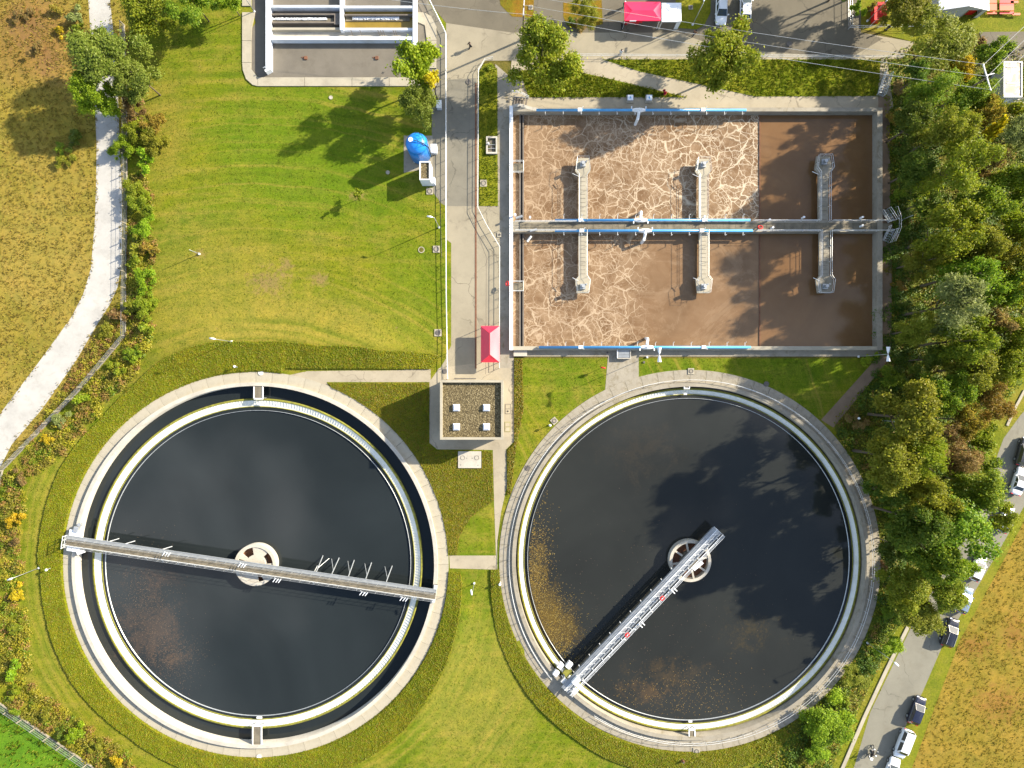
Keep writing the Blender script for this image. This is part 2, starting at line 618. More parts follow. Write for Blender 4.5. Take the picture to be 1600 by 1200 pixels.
M['under'] = grass_mat('forest_floor', [(.05, .085, .008), (.075, .105, .01), (.11, .095, .02)], (.13, .075, .02), .6, big=.12)
M['cover'] = grass_mat('ground_cover', [(.095, .135, .003), (.14, .16, .004), (.175, .165, .006)], (.19, .105, .01), .45, big=.12, earth=(.12, .04, .01))
M['cover2'] = grass_mat('russet_cover', [(.1, .1, .008), (.15, .12, .008), (.19, .11, .012)], (.2, .075, .012), .7, big=.14)
M['base'] = grass_mat('bare_ground', [(.08, .08, .015), (.11, .1, .02), (.12, .1, .03)], (.15, .12, .05), .5)
M['cover_leaf'] = foliage('cover_leaves', [(.11, .16, .003), (.16, .19, .004), (.21, .215, .006), (.145, .176, .004), (.2, .175, .008), (.21, .12, .012)], .35)
M['cover_leaf2'] = foliage('russet_leaves', [(.095, .12, .004), (.15, .155, .006), (.2, .145, .008), (.13, .145, .006), (.23, .105, .01)], .35)
M['blade_dry'] = foliage('dry_blades', [(.23, .2, .022), (.32, .25, .048), (.38, .3, .08), (.27, .225, .026), (.3, .19, .055), (.23, .22, .018)], .4, .7)
M['blade_och'] = foliage('ochre_blades', [(.22, .18, .018), (.33, .235, .034), (.38, .275, .05), (.31, .185, .034), (.22, .19, .015)], .4, .7)
M['blade_green'] = foliage('green_blades', [(.11, .18, .005), (.16, .22, .006), (.21, .235, .009), (.26, .24, .025)], .4, .6)

M['walk'] = concrete('walkway_concrete', (.33, .3, .23), (.24, .2, .135), .3, .5)
M['walk2'] = concrete('weathered_concrete', (.26, .235, .185), (.15, .12, .08), .3, .6, moss=(.13, .105, .05))
M['path'] = concrete('path_concrete', (.31, .27, .195), (.22, .18, .12), .22, .5, cracks=.5)
M['road'] = concrete('pale_asphalt', (.255, .225, .16), (.18, .155, .108), .16, .55, .5, cracks=.55)
M['road2'] = concrete('grey_asphalt', (.115, .1, .07), (.08, .066, .045), .2, .5, .6, cracks=.5)
M['road3'] = concrete('lane_asphalt', (.16, .148, .115), (.12, .108, .082), .25, .55, .5, cracks=.5)
M['road4'] = concrete('country_asphalt', (.18, .172, .135), (.14, .125, .09), .15, .55, .5, cracks=.45)
M['floor'] = concrete('chamber_floor', (.135, .12, .095), (.1, .085, .06), .2, .6, .5)
M['brownpath'] = concrete('brown_gravel', (.2, .14, .09), (.13, .08, .045), .4, .6, .6)
M['gravelpath'] = concrete('pale_gravel', (.38, .37, .345), (.25, .235, .2), .25, .6, .6)
M['wall'] = concrete('pale_wall', (.4, .375, .32), (.22, .19, .13), .5, .4)
M['wallw'] = solid('white_coating', (.66, .66, .6), .6, 0, .06, .8, .1, dirt=(.5, .48, .36))
M['walldk'] = concrete('dark_wall', (.14, .12, .1), (.05, .035, .025), .5, .6)
M['white'] = solid('white_paint', (.72, .74, .76), .45, 0, .08, 1.2)
M['whitew'] = solid('white_wall_paint', (.62, .66, .72), .5, 0, .08, .9, dirt=(.45, .46, .46))
M['galv'] = solid('galvanised_steel', (.4, .42, .43), .45, .55, .15, 2.0)
M['rail'] = solid('rail_paint', (.62, .63, .62), .45, .2, .1, 2.0)
M['steel'] = solid('grey_steel', (.32, .34, .35), .4, .6, .15, 1.5)
M['grate'] = solid('walkway_grating', (.15, .13, .092), .8, .2, .3, 1.2, .5)
M['olive'] = solid('algae', (.17, .165, .02), .8, 0, .4, 1.6, .3)
M['blue'] = solid('blue_paint', (.012, .2, .62), .32, 0, .08, .6)
M['bluepipe'] = solid('blue_pipe_paint', (.07, .29, .56), .38, 0, .1, .8)
M['dark'] = solid('dark_rubber', (.015, .015, .016), .7, 0, .2)
M['black'] = solid('black_cloth', (.012, .012, .014), .8, 0, .2)
M['red'] = solid('red_paint', (.55, .012, .015), .45, 0, .1)
M['tentred'] = solid('glossy_red_fabric', (.7, .005, .04), .5, 0, .06, .5, spec=1.0)
M['tentred'].node_tree.nodes['Principled BSDF'].inputs['Coat Weight'].default_value = .0
M['tentred'].node_tree.nodes['Principled BSDF'].inputs['Coat Roughness'].default_value = .3
M['tentpink'] = solid('red_fabric', (.7, .008, .07), .6, 0, .08, .8)
M['tentwhite'] = solid('white_fabric', (.74, .76, .79), .6, 0, .05, .8)
M['tentgrey'] = solid('grey_and_shaded_fabric', (.45, .46, .48), .7, 0, .08, .8)
M['orange'] = solid('orange_wood', (.62, .09, .03), .55, 0, .15, 1.0)
M['wood'] = solid('grey_wood', (.2, .15, .1), .8, 0, .25, 2.0, .3)
M['bark'] = solid('bark', (.1, .075, .05), .9, 0, .35, 3.0, .6)
M['rust'] = solid('rusty_iron', (.14, .06, .03), .85, 0, .3, 2.0, .3)
M['iron'] = solid('cast_iron', (.11, .1, .09), .7, .3, .25, 3.0, .3)
M['glass'] = solid('dark_glass', (.02, .03, .035), .06, 0, .1, .6, spec=.8)
M['skylight'] = solid('skylight_plastic', (.72, .75, .82), .25, 0, .04, .6)
M['skin'] = solid('skin', (.42, .24, .16), .55, 0, .05)
M['hair'] = solid('dark_hair', (.03, .02, .015), .7, 0, .2)
M['jean'] = solid('dark_trousers', (.03, .035, .05), .8, 0, .2)
M['brownj'] = solid('brown_jacket', (.2, .1, .055), .8, 0, .2)
M['wire'] = solid('aluminium_wire', (.5, .5, .48), .5, .3, .1)
M['pipewhite'] = solid('white_pipe_lagging', (.7, .71, .7), .5, 0, .08, 1.0)

def gravel_roof():
    m, nt, b = mat_new('roof_gravel')
    v = coord(nt)
    vo = nd(nt, "ShaderNodeTexVoronoi")
    vo.inputs['Scale'].default_value = 8.5
    nt.links.new(v, vo.inputs['Vector'])
    sep = nd(nt, "ShaderNodeSeparateColor")
    nt.links.new(vo.outputs['Color'], sep.inputs[0])
    col = ramp(nt, sep.outputs[0], [(0, (.045, .034, .014)), (.45, (.095, .072, .03)), (.8, (.15, .118, .055)), (1, (.26, .215, .12))])
    f = noise(nt, v, .5, 5, .7)
    col = mix(nt, maprange(nt, f, .55, .75, 0, .5), col, (.12, .09, .03))
    nt.links.new(col, b.inputs['Base Color'])
    b.inputs['Roughness'].default_value = .95
    bump(nt, b, vo.outputs['Distance'], .9, .08)
    return m
M['gravel'] = gravel_roof()

def sludge(name, foam, calm=False):
    """brown aerated water; foam lies on it in nets of curved lines"""
    m, nt, b = mat_new(name)
    v = coord(nt)
    base = ramp(nt, noise(nt, v, .12, 5, .6, 1.0), [(.3, (.125, .068, .03)), (.7, (.16, .088, .038))] if calm else [(.3, (.13, .077, .038)), (.7, (.175, .105, .054))])
    nz = nd(nt, "ShaderNodeTexNoise")
    nz.inputs['Scale'].default_value = .42
    nz.inputs['Detail'].default_value = 4
    nt.links.new(v, nz.inputs['Vector'])
    wob0 = nd(nt, "ShaderNodeVectorMath", operation='MULTIPLY_ADD')
    nt.links.new(nz.outputs['Color'], wob0.inputs[0])
    wob0.inputs[1].default_value = (1.9, 1.9, 0)
    nt.links.new(v, wob0.inputs[2])
    nz2 = nd(nt, "ShaderNodeTexNoise")
    nz2.inputs['Scale'].default_value = 1.7
    nz2.inputs['Detail'].default_value = 4
    nt.links.new(v, nz2.inputs['Vector'])
    wob = nd(nt, "ShaderNodeVectorMath", operation='MULTIPLY_ADD')
    nt.links.new(nz2.outputs['Color'], wob.inputs[0])
    wob.inputs[1].default_value = (.5, .5, 0)
    nt.links.new(wob0.outputs[0], wob.inputs[2])
    def net(scale, w0, w1, off=0):
        vo = nd(nt, "ShaderNodeTexVoronoi", feature='DISTANCE_TO_EDGE')
        vo.inputs['Scale'].default_value = scale
        nt.links.new(mapping(nt, wob.outputs[0], (1, 1, 0), (off, off * .7, 0)), vo.inputs['Vector'])
        wd = maprange(nt, noise(nt, mapping(nt, v, (1, 1, 1), (off * 3, 0, 0)), .33, 3, .6), .35, .7, w1 * .35, w1 * 1.5)
        r = nd(nt, "ShaderNodeMapRange")
        r.inputs['From Min'].default_value = w0
        r.inputs['To Min'].default_value = 1
        r.inputs['To Max'].default_value = 0
        nt.links.new(wd, r.inputs['From Max'])
        nt.links.new(vo.outputs['Distance'], r.inputs['Value'])
        return r.outputs[0]
    big_ = net(.27, .002, .024)
    fine = net(.62, .003, .042, 3.3)
    tiny = net(1.5, .004, .075, 7.7)
    gate = maprange(nt, noise(nt, v, .16, 4, .6, .5), .36, .56)
    gate2 = maprange(nt, noise(nt, mapping(nt, v, (1, 1, 1), (31, 5, 0)), .25, 4, .6, .5), .4, .6)
    k = math_(nt, 'MAXIMUM', big_, math_(nt, 'MULTIPLY', fine, math_(nt, 'ADD', .45, math_(nt, 'MULTIPLY', gate, .55))))
    k = math_(nt, 'MAXIMUM', k, math_(nt, 'MULTIPLY', math_(nt, 'MULTIPLY', tiny, gate2), .8))
    sep = nd(nt, "ShaderNodeSeparateXYZ")
    nt.links.new(v, sep.inputs[0])
    film = maprange(nt, noise(nt, v, .28, 8, .7, 1.2), .4, .62, 0, .75)
    speck = maprange(nt, noise(nt, v, 2.2, 6, .75), .56, .7, 0, .5)
    k = math_(nt, 'MAXIMUM', k, math_(nt, 'MULTIPLY', speck, gate))
    if foam == 'full':
        white = maprange(nt, math_(nt, 'ADD', sep.outputs[0], math_(nt, 'MULTIPLY', noise(nt, v, .2, 3), 18)), 12, 42)
    elif foam == 'half':
        edge = math_(nt, 'ADD', sep.outputs[0], math_(nt, 'MULTIPLY', noise(nt, v, .22, 5, .7, .8), 9))
        fade = maprange(nt, edge, 23.5, 26.5, 1, 0)
        k = math_(nt, 'MULTIPLY', k, fade)
        film = math_(nt, 'MULTIPLY', film, maprange(nt, fade, 0, 1, .3, 1))
        sw = maprange(nt, noise(nt, v, .11, 9, .72, 1.2), .5, .66, 0, .32)
        k = math_(nt, 'MAXIMUM', k, math_(nt, 'MULTIPLY', sw, math_(nt, 'SUBTRACT', 1, fade)))
        white = math_(nt, 'MULTIPLY', fade, .25)
    else:
        film = math_(nt, 'MULTIPLY', film, .08)
        k = math_(nt, 'MULTIPLY', maprange(nt, noise(nt, v, .09, 8, .7, 1.5), .52, .7), .07)
        white = math_(nt, 'MULTIPLY', k, 0)
    fc = mix(nt, white, (.36, .265, .17), (.56, .49, .37))
    base = mix(nt, film, base, (.27, .185, .11))
    col = mix(nt, math_(nt, 'MULTIPLY', k, .85), base, fc)
    nt.links.new(col, b.inputs['Base Color'])
    nt.links.new(maprange(nt, k, 0, .6, .12 if calm else .22, .8), b.inputs['Roughness'])
    b.inputs['IOR'].default_value = 1.33
    h = math_(nt, 'ADD', math_(nt, 'MULTIPLY', k, .6), noise(nt, v, 1.2, 4, .6))
    bump(nt, b, h, .03 if calm else .1, .05)
    return m
M['sludge_full'] = sludge('foaming_sludge', 'full')
M['sludge_half'] = sludge('half_foaming_sludge', 'half')
M['sludge_calm'] = sludge('calm_sludge', 'none', True)

def clear_water(name, base, scum, spots, amt=.5):
    m, nt, b = mat_new(name)
    v = coord(nt)
    col = ramp(nt, noise(nt, v, .045, 4, .5, 1.2), [(.3, tuple(x * .85 for x in base)), (.7, tuple(x * 1.25 for x in base))])
    rough = None
    for (px, py, rx, ry, c, lo) in spots:
        s = spot(nt, v, px, py, rx, ry)
        sn = noise(nt, mapping(nt, v, (1, 1, 0)), 2.6, 9, .82)
        sm = noise(nt, mapping(nt, v, (1, 1, 0)), .22, 6, .7, 1.5)
        k = math_(nt, 'ADD', math_(nt, 'MULTIPLY', s, .42), math_(nt, 'ADD', math_(nt, 'SUBTRACT', sn, .5), math_(nt, 'MULTIPLY', math_(nt, 'SUBTRACT', sm, .5), .9)))
        k = maprange(nt, k, lo, lo + .2, 0, amt)
        k = math_(nt, 'MULTIPLY', k, maprange(nt, s, 0, .12))
        col = mix(nt, k, col, c)
    nt.links.new(col, b.inputs['Base Color'])
    b.inputs['Roughness'].default_value = .07
    b.inputs['IOR'].default_value = 1.33
    bump(nt, b, noise(nt, v, .9, 5, .6), .025, .05)
    return m
M['water_l'] = clear_water('dark_water', (.0145, .0185, .0198), None,
                           [(225, 985, 105, 120, (.085, .055, .036), .2), (270, 1030, 60, 60, (.1, .065, .04), .27), (240, 905, 110, 60, (.06, .04, .03), .26)], .38)
M['water_r'] = clear_water('murky_water', (.019, .0205, .0185), None,
                           [(842, 960, 45, 90, (.1, .065, .013), .06), (870, 985, 52, 52, (.11, .07, .013), .1), (840, 880, 40, 90, (.1, .07, .02), .22), (1050, 1060, 150, 80, (.065, .045, .022), .28), (1010, 1085, 90, 40, (.07, .046, .024), .25),
                            (1180, 990, 160, 90, (.06, .045, .02), .32), (1000, 700, 160, 110, (.035, .03, .022), .26)])
# ------------------------------------------------------------------ ground, lawns, roads, paths
HL, HR = circ(LC, 296), circ(RC, 294)
BASIN = [(799, 168), (1377, 168), (1377, 543), (799, 543)]
sheet('ground', [(-29000, -29000), (31000, -29000), (31000, 30000), (-29000, 30000)], -.04, M['base'], [HL, HR, BASIN])
FENCE = [(199, 300), (197, 525), (130, 605), (5, 735)]
lawn = sheet('lawn', [(205, -120), (705, -120), (705, 560), (1400, 560), (1400, 1300), (200, 1290), (138, 1192), (8, 1103), (-60, 1062), (-60, 800)] + FENCE[::-1],
             0, M['lawn'], [HL, HR], 1.0, terrain)
meadow = sheet('meadow', [(-1500, -900), (205, -900)] + FENCE + [(-60, 800), (-60, 1062), (-1500, 1600)], .004, M['meadow'], grid=4)
crop = sheet('crop_field', [(-1500, 1610), (-60, 1062), (8, 1103), (138, 1192), (340, 1330), (340, 2200), (-1500, 2200)], .006, M['crop'])
sheet('verge', [(1235, 2200), (1290, 1220), (1400, 985), (1440, 930), (1520, 790), (1550, 650), (1590, 560), (1900, 560), (1900, 900), (1500, 2200)], .008, M['verge'])
field = sheet('dry_field', [(1380, 1300), (1425, 1200), (1500, 1000), (1555, 900), (1600, 815), (1700, 640), (2600, 640), (2600, 2200), (1380, 2200)], .012, M['field'])
arcR = [(RC[0] + 297 * math.cos(R(a)), RC[1] - 297 * math.sin(R(a))) for a in range(-70, 39, 3)]
under = sheet('forest_floor', [(1376, 92), (1420, 70), (1780, 70), (1780, 560), (1590, 560), (1550, 650), (1520, 790), (1440, 930), (1400, 985), (1290, 1220), (1240, 1330), (1170, 1330)] + arcR + [(1300, 655), (1390, 558), (1396, 400)],
              .004, M['under'], grid=4)
sheet('festival_green', [(1345, -200), (2600, -200), (2600, 52), (1530, 52), (1430, 66), (1345, 45)], .008, M['verge'])
sheet('parking_area', [(660, -260), (1345, -260), (1345, 51), (800, 51), (697, 36), (668, 0), (655, -60)], .012, M['road2'], paved=True)
sheet('road', [(697, 36), (800, 51), (1345, 51), (1430, 66), (1408, 92), (757, 95), (748, 112), (747, 322), (797, 322), (797, 600), (690, 600), (688, 575), (697, 560)], .012, M['road'], paved=True)
sheet('road_patch', [(699, 125), (744, 122), (745, 322), (699, 322)], .016, M['road3'])
sheet('road_shade_patch', [(1060, 51), (1345, 51), (1380, 60), (1330, 90), (1240, 84), (1130, 76)], .016, M['road2'])  # darker asphalt colour stands in for tree shade on the road
sheet('lane', [(1530, 50), (2600, 40), (2600, 112), (1550, 104)], .012, M['road2'], paved=True)
sheet('side_strip', [(655, -60), (668, 0), (697, 50), (697, 322), (690, 318), (676, 300), (674, 140), (652, 130), (652, 60)], .01, M['road3'], paved=True)
sheet('country_road', [(1296, 1290), (1335, 1197), (1360, 1112), (1425, 977), (1500, 850), (1540, 760), (1557, 715), (1568, 685), (1595, 648), (1640, 600), (1800, 560), (1800, 640),
                       (1640, 700), (1612, 770), (1558, 865), (1472, 1010), (1442, 1080), (1412, 1140), (1390, 1197), (1350, 1290)], .016, M['road4'], paved=True)
sheet('gravel_path', [(138, -700), (138, 0), (142, 60), (147, 130), (151, 230), (150, 300), (148, 350), (142, 420), (130, 460), (112, 495), (68, 556), (5, 640), (-30, 690), (-500, 1300), (-420, 1380),
                      (-2, 735), (18, 695), (65, 640), (118, 565), (150, 510), (172, 475), (184, 448), (190, 410), (191, 350), (190, 290), (186, 200), (184, 130), (178, 60), (172, 0), (160, -700)], .012, M['gravelpath'])
sheet('bank_path', [(800, 88), (1386, 92), (1396, 170), (797, 170), (797, 120)], .016, M['path'], paved=True)
bank1 = sheet('grass_bank', [(942, 93), (1376, 93), (1371, 150), (1180, 151), (1080, 129), (1000, 112)], .05, M['lawn2'], grid=2)
bank2 = sheet('grass_bank', [(812, 110), (884, 108), (960, 125), (1000, 135), (1074, 152), (826, 152)], .05, M['lawn2'], grid=2)
island = sheet('grass_island', [(756, 100), (768, 98), (777, 108), (778, 322), (749, 322), (749, 112)], .05, M['lawn2'], grid=2)
sheet('grass_island', [(1052, -60), (1112, -60), (1110, 20), (1100, 40), (1088, 46), (1058, 44)], .05, M['lawn2'])
mul1 = sheet('mulch_bed', [(880, 4), (940, 0), (942, 38), (905, 46), (886, 40), (880, 26)], .03, M['cover2'])
mul2 = sheet('mulch_bed', [(778, -20), (834, -20), (834, 28), (800, 26), (782, 8)], .03, M['cover2'])
sheet('basin_walk', [(774, 100), (797, 120), (797, 545), (1385, 545), (1385, 557), (998, 557), (998, 596), (945, 616), (950, 557), (803, 557), (797, 575), (780, 575), (780, 322), (774, 320)], .018, M['walk2'], paved=True)
sheet('brown_path', [(1372, 150), (1390, 150), (1391, 330), (1402, 345), (1403, 372), (1393, 400), (1393, 557), (1302, 668), (1283, 656), (1372, 557), (1376, 545)], .02, M['brownpath'], paved=True)
sheet('yard', [(671, 597), (686, 575), (803, 560), (803, 690), (791, 702), (792, 760), (783, 800), (777, 845), (777, 890), (703, 888), (702, 868), (775, 868), (772, 784), (770, 703), (683, 702), (671, 692)], .014, M['path'], paved=True)
sheet('west_path', [(452, 586), (480, 580), (673, 577), (673, 597), (510, 597), (520, 612)], .02, M['path'], paved=True)

# rough ground cover round the tanks
def polar_band(name, c, ths, rin, rout, lift, mat, hf=None):
    V, F = [], []
    T_ = [0, .07, .2, .4, .6, .8, .93, .985, 1.0]
    nr = 8
    for th in ths:
        a = R(th)
        r0, r1 = rin(th) - .5, rout(th)
        for j in range(nr + 1):
            t = T_[j]
            r = r0 + (r1 - r0) * t + (rnd.uniform(-1.2, 1.2) if j == nr else 0)
            p = W(c[0] + r * math.cos(a), c[1] - r * math.sin(a))
            z = (hf(p.x, p.y) if hf else 0) + (.0 if j in (0, nr) else lift) + (rnd.uniform(-.03, .03) if 0 < j < nr else 0)
            V.append((p.x, p.y, z + (.01 if j else 0.01)))
    for i in range(len(ths) - 1):
        for j in range(nr):
            F.append((i * (nr + 1) + j, (i + 1) * (nr + 1) + j, (i + 1) * (nr + 1) + j + 1, i * (nr + 1) + j + 1))
    b = MB()
    b.add(V, F)
    me = b.mesh(name, mat)
    if sum(p.normal.z for p in me.polygons) < 0:
        me.flip_normals()
    return link(name, me, None, 'stuff')

ths = np.concatenate([np.arange(48.4, 100, 1.0), np.arange(100, 358.6, 1.5)])
bandL = polar_band('ground_cover', LC, ths, lambda t: band_in(t if t <= 180 else t - 360), lambda t: band_out(t if t <= 180 else t - 360), .26, M['cover'], terrain)
RB = [(182, 311), (184, 312), (193.5, 317), (202.6, 323), (211.6, 326), (219.8, 329), (227.6, 330), (237.5, 331), (247.5, 335), (270, 336), (292, 330), (300, 312)]
bandR = polar_band('ground_cover', RC, np.arange(182.5, 300, 1.5), lambda t: 298.5, lambda t: float(np.interp(t, [a for a, _ in RB], [b for _, b in RB])), .24, M['cover'])
tri = [(LC[0] + 300.5 * math.cos(R(a)), LC[1] - 300.5 * math.sin(R(a))) for a in np.arange(2.8, 68, 2)]
tri += [(512, 598.5), (671, 598.5), (670, 693), (682, 704), (715, 704), (715, 732), (753, 732), (753, 704), (769, 705), (771, 783), (737, 807), (718, 837), (714, 867)]
def tri_h(x, y):
    return .12 + .05 * mnoise.noise(Vector((x * .8, y * .8, 0)))
coverT = sheet('ground_cover', tri, .0, M['cover'], grid=1.0, hf=tri_h, kind='stuff')
coverE = sheet('ground_cover', [(804, 561), (816, 561), (818, 640), (806, 700), (798, 772), (793, 772), (793, 704), (804, 692)], .0, M['cover2'], grid=1.0, hf=tri_h, kind='stuff')

def cover_plants(src, n, size, mat, name='ground_cover_leaves', up=.09):
    P = sample_mesh(src.data, n)
    P[:, 2] += rng.uniform(0, up, n)
    V, F = leaf_quads(P, rng.normal(size=(n, 3)) * .45 + np.array([0.3, 0.12, 1.0]), size, .7)
    return link(name, npmesh(name, V, F, mat), None, 'stuff')
cover_plants(bandL, 70000, .16, M['cover_leaf'], up=.1)
cover_plants(bandR, 30000, .16, M['cover_leaf'], up=.1)
cover_plants(coverT, 26000, .16, M['cover_leaf2'], up=.1)
cover_plants(coverE, 4500, .24, M['cover_leaf2'], up=.14)

def grass_tufts(src, n, length, width, mat, name, clip=None, per=4):
    P = sample_mesh(src.data, n)
    if clip is not None:
        P = P[clip(P[:, 0] * 10 + 800, 600 - P[:, 1] * 10)]
    V, F = blades(P, length, width, width * 5, per)
    return link(name, npmesh(name, V, F, mat), None, 'stuff')

def near(poly, px, py):
    """inside test for photo-point polygons"""
    c = np.zeros(len(px), bool)
    j = len(poly) - 1
    for i in range(len(poly)):
        (xi, yi), (xj, yj) = poly[i], poly[j]
        k = ((yi > py) != (yj > py)) & (px < (xj - xi) * (py - yi) / (yj - yi + 1e-9) + xi)
        c ^= k
        j = i
    return c
GP = [(140, -700), (140, 0), (145, 60), (150, 130), (154, 230), (153, 300), (151, 350), (145, 420), (133, 460), (115, 496), (71, 557), (9, 641), (-30, 694), (-420, 1380), (-6, 735), (14, 695), (61, 640), (114, 565), (147, 509), (169, 474), (181, 447), (187, 410), (188, 350), (187, 290), (183, 200), (181, 130), (175, 60), (169, 0), (160, -700)]
grass_tufts(meadow, 190000, .24, .09, M['blade_dry'], 'meadow_grass', lambda x, y: (x > -80) & (y > -60) & (y < 1080) & ~near(GP, x, y))
grass_tufts(field, 62000, .22, .09, M['blade_och'], 'field_grass', lambda x, y: (x < 1660) & (y < 1260))
grass_tufts(crop, 30000, .4, .12, M['blade_green'], 'crop_blades', lambda x, y: (x > -60) & (y < 1250))
GRIT = [(377, -90), (377, 112), (398, 137), (692, 137), (692, -90)]
SILO = [(629, 208), (678, 208), (678, 272), (629, 272)]
PAVED += [GRIT, SILO]
ARCU = [(1376, 92), (1420, 70), (1780, 70), (1780, 560), (1590, 560), (1550, 650), (1520, 790), (1440, 930), (1400, 985), (1290, 1220), (1240, 1330), (1170, 1330)] + arcR + [(1300, 655), (1390, 558), (1396, 400)]
def open_lawn(x, y):
    k = ~near(ARCU, x, y) & (np.hypot(x - LC[0], y - LC[1]) > 303) & (np.hypot(x - RC[0], y - RC[1]) > 300)
    for q in PAVED:
        k &= ~near(q, x, y)
    return k
grass_tufts(lawn, 45000, .12, .06, M['blade_green'], 'lawn_grass', open_lawn, 3)
grass_tufts(bank1, 2400, .32, .1, M['blade_green'], 'bank_grass')
grass_tufts(bank2, 1500, .32, .1, M['blade_green'], 'bank_grass')
grass_tufts(island, 900, .2, .08, M['blade_green'], 'island_grass')
cover_plants(under, 42000, .3, M['cover_leaf'], 'undergrowth', .5)

# ------------------------------------------------------------------ railings
def railing(pts, h, step, parent=None, r=.035, mat='rail', label=None, cat='railing', rails=(1.0, .5), closed=False, group=None, post_r=None, name='railing'):
    """pts: world points of the foot line"""
    if closed:
        pts = pts + [pts[0]]
    pts = [Vector(p) for p in pts]
    b = MB()
    for k in rails:
        b.tube([p + Vector((0, 0, h * k)) for p in pts], r, 5)
    if parent is None:
        root = thing(name, label, cat, pts[0], 0, group)
        b.build('rail', M[mat], root)
    else:
        root = b.build(name, M[mat], parent)
    me = MB().cyl((0, 0, 0), post_r or r, 0, h, 6).mesh('post', M[mat])
    inv = wm(root).inverted()
    L = [0]
    for i in range(len(pts) - 1):
        L.append(L[-1] + (pts[i + 1] - pts[i]).length)
    n = max(1, round(L[-1] / step))
    for q in range(n + (0 if closed else 1)):
        d = min(L[-1] * q / n, L[-1] - 1e-6)
        i = max(k for k in range(len(L) - 1) if L[k] <= d)
        t = (d - L[i]) / max(1e-6, L[i + 1] - L[i])
        p = pts[i].lerp(pts[i + 1], t)
        o = bpy.data.objects.new('post', me)
        COL.objects.link(o)
        o.parent = root
        o.matrix_basis = inv @ Matrix.Translation(p)
    return root

# ------------------------------------------------------------------ round settling tanks
WZ = -1.0
def tank(c, label, r_walk, r_wall, t_wall, l0, l1, r_baf, water, walk, well, nslab):
    cw = W(*c)
    T = thing('settling_tank', label, 'settling tank', cw)
    C = (cw.x, cw.y, 0)
    MB().ring(r_wall, r_wall + t_wall, -2.2, .6, C, 180).build('wall', M['wall' if well == 'solid' else 'walk2'], T, True)
    for p in T.children[0].data.polygons:
        p.use_smooth = abs(p.normal.z) < .5
    # paving slabs of the walkway, each its own piece
    da = 2 * math.pi / nslab
    me = MB().ring(r_wall + t_wall + .004, r_walk, -.15, .07, (0, 0, 0), 4, .0006, da - .0006).mesh('paving_slab', walk)
    for i in range(nslab):
        o = link('paving_slab', me, T, None, True)
        o.rotation_euler = (0, 0, i * da)
        o.location = (0, 0, rnd.uniform(-.012, .012))
    MB().lathe([(l0, -1.45), (l0 + .02, WZ + .1), (l0 + .16, WZ + .1), (l0 + .16, WZ + .04)], C, 180).build('launder_rim', M['olive'], T, True)
    MB().lathe([(l1 - .34, WZ + .38), (l1 - .32, WZ + .44), (l1, WZ + .44), (l1, -1.45)], C, 180).build('launder_rim', M['olive'], T, True)
    MB().lathe([(l0 + .155, WZ + .02), (l0 + .35, WZ + .05), (l1 - .33, WZ + .385)], C, 180).build('launder', M['wallw'], T, True)
    b = MB()                                   # toothed weir plate along the outer lip
    nt_ = int(2 * math.pi * l1 / .45)
    for i in range(nt_):
        a = 2 * math.pi * i / nt_
        for (ra, za, rb, zb) in ((l0 + .4, WZ + .08, l1 - .34, WZ + .39),):
            p = Vector((C[0] + ra * math.cos(a), C[1] + ra * math.sin(a), za + .02))
            q = Vector((C[0] + rb * math.cos(a), C[1] + rb * math.sin(a), zb + .02))
            b.beam(p, q, .05, .05)
    b.build('weir_teeth', M['wallw'], T, kind='stuff')
    MB().ring(r_baf - .03, r_baf + .03, -1.4, WZ + .2, C, 180).build('scum_baffle', M['galv'], T, True)
    w = MB()
    w.cyl((C[0], C[1]), r_wall + .2, WZ - .05, WZ, 128)
    w.build('tank_water', water, None, kind='structure')
    # inlet well in the middle
    if well == 'solid':
        MB().ring(2.75, 3.25, -2.0, .35, C, 64).build('centre_well', M['wall'], T, True)
        MB().cyl((C[0], C[1]), 1.55, -2.0, .2, 40).build('centre_column', M['wall'], T)
        for a0, a1 in ((100, 45), (160, 140), (5, -62), (-80, -165)):
            MB().ring(1.5, 2.8, -.02, .18, C, 14, R(a1), R(a0)).build('well_cover', M['wall'], T)
        for p in T.children:
            if p.name.startswith('centre_well'):
                for q in p.data.polygons:
                    q.use_smooth = abs(q.normal.z) < .5
    else:
        MB().ring(2.8, 3.25, -1.6, .3, C, 64).build('centre_well', M['wall'], T)
        MB().cyl((C[0], C[1]), 1.5, -1.6, .1, 40).build('centre_column', M['road2'], T)
        for k in range(8):
            a = 2 * math.pi * k / 8 + .2
            u = Vector((math.cos(a), math.sin(a), 0))
            MB().beam(Vector(C) + u * 1.45 + Vector((0, 0, .05)), Vector(C) + u * 2.85 + Vector((0, 0, .05)), .28, .3).build('spoke', M['wall'], T)
    MB().cyl((C[0], C[1]), 2.78, -1.2, -.75, 40).build('sludge_surface', M['rust'], T)
    return T

TL = tank(LC, 'large round settling tank with still dark water and a wide smooth pale walkway', 30.1, 27.9, .55, 24.55, 25.95, 24.05, M['water_l'], M['walk'], 'solid', 72)
TR = tank(RC, 'round settling tank with railed weathered walkway and leaf scum on murky water', 29.8, 27.2, .6, 25.85, 27.0, 25.35, M['water_r'], M['walk2'], 'spoked', 72)
cL, cR = W(*LC), W(*RC)
railing([cR + Vector((28.25 * math.cos(a), 28.25 * math.sin(a), .07)) for a in np.linspace(R(238), R(238 + 342), 150)], 1.1, 2.0, TR, .03, 'rail')

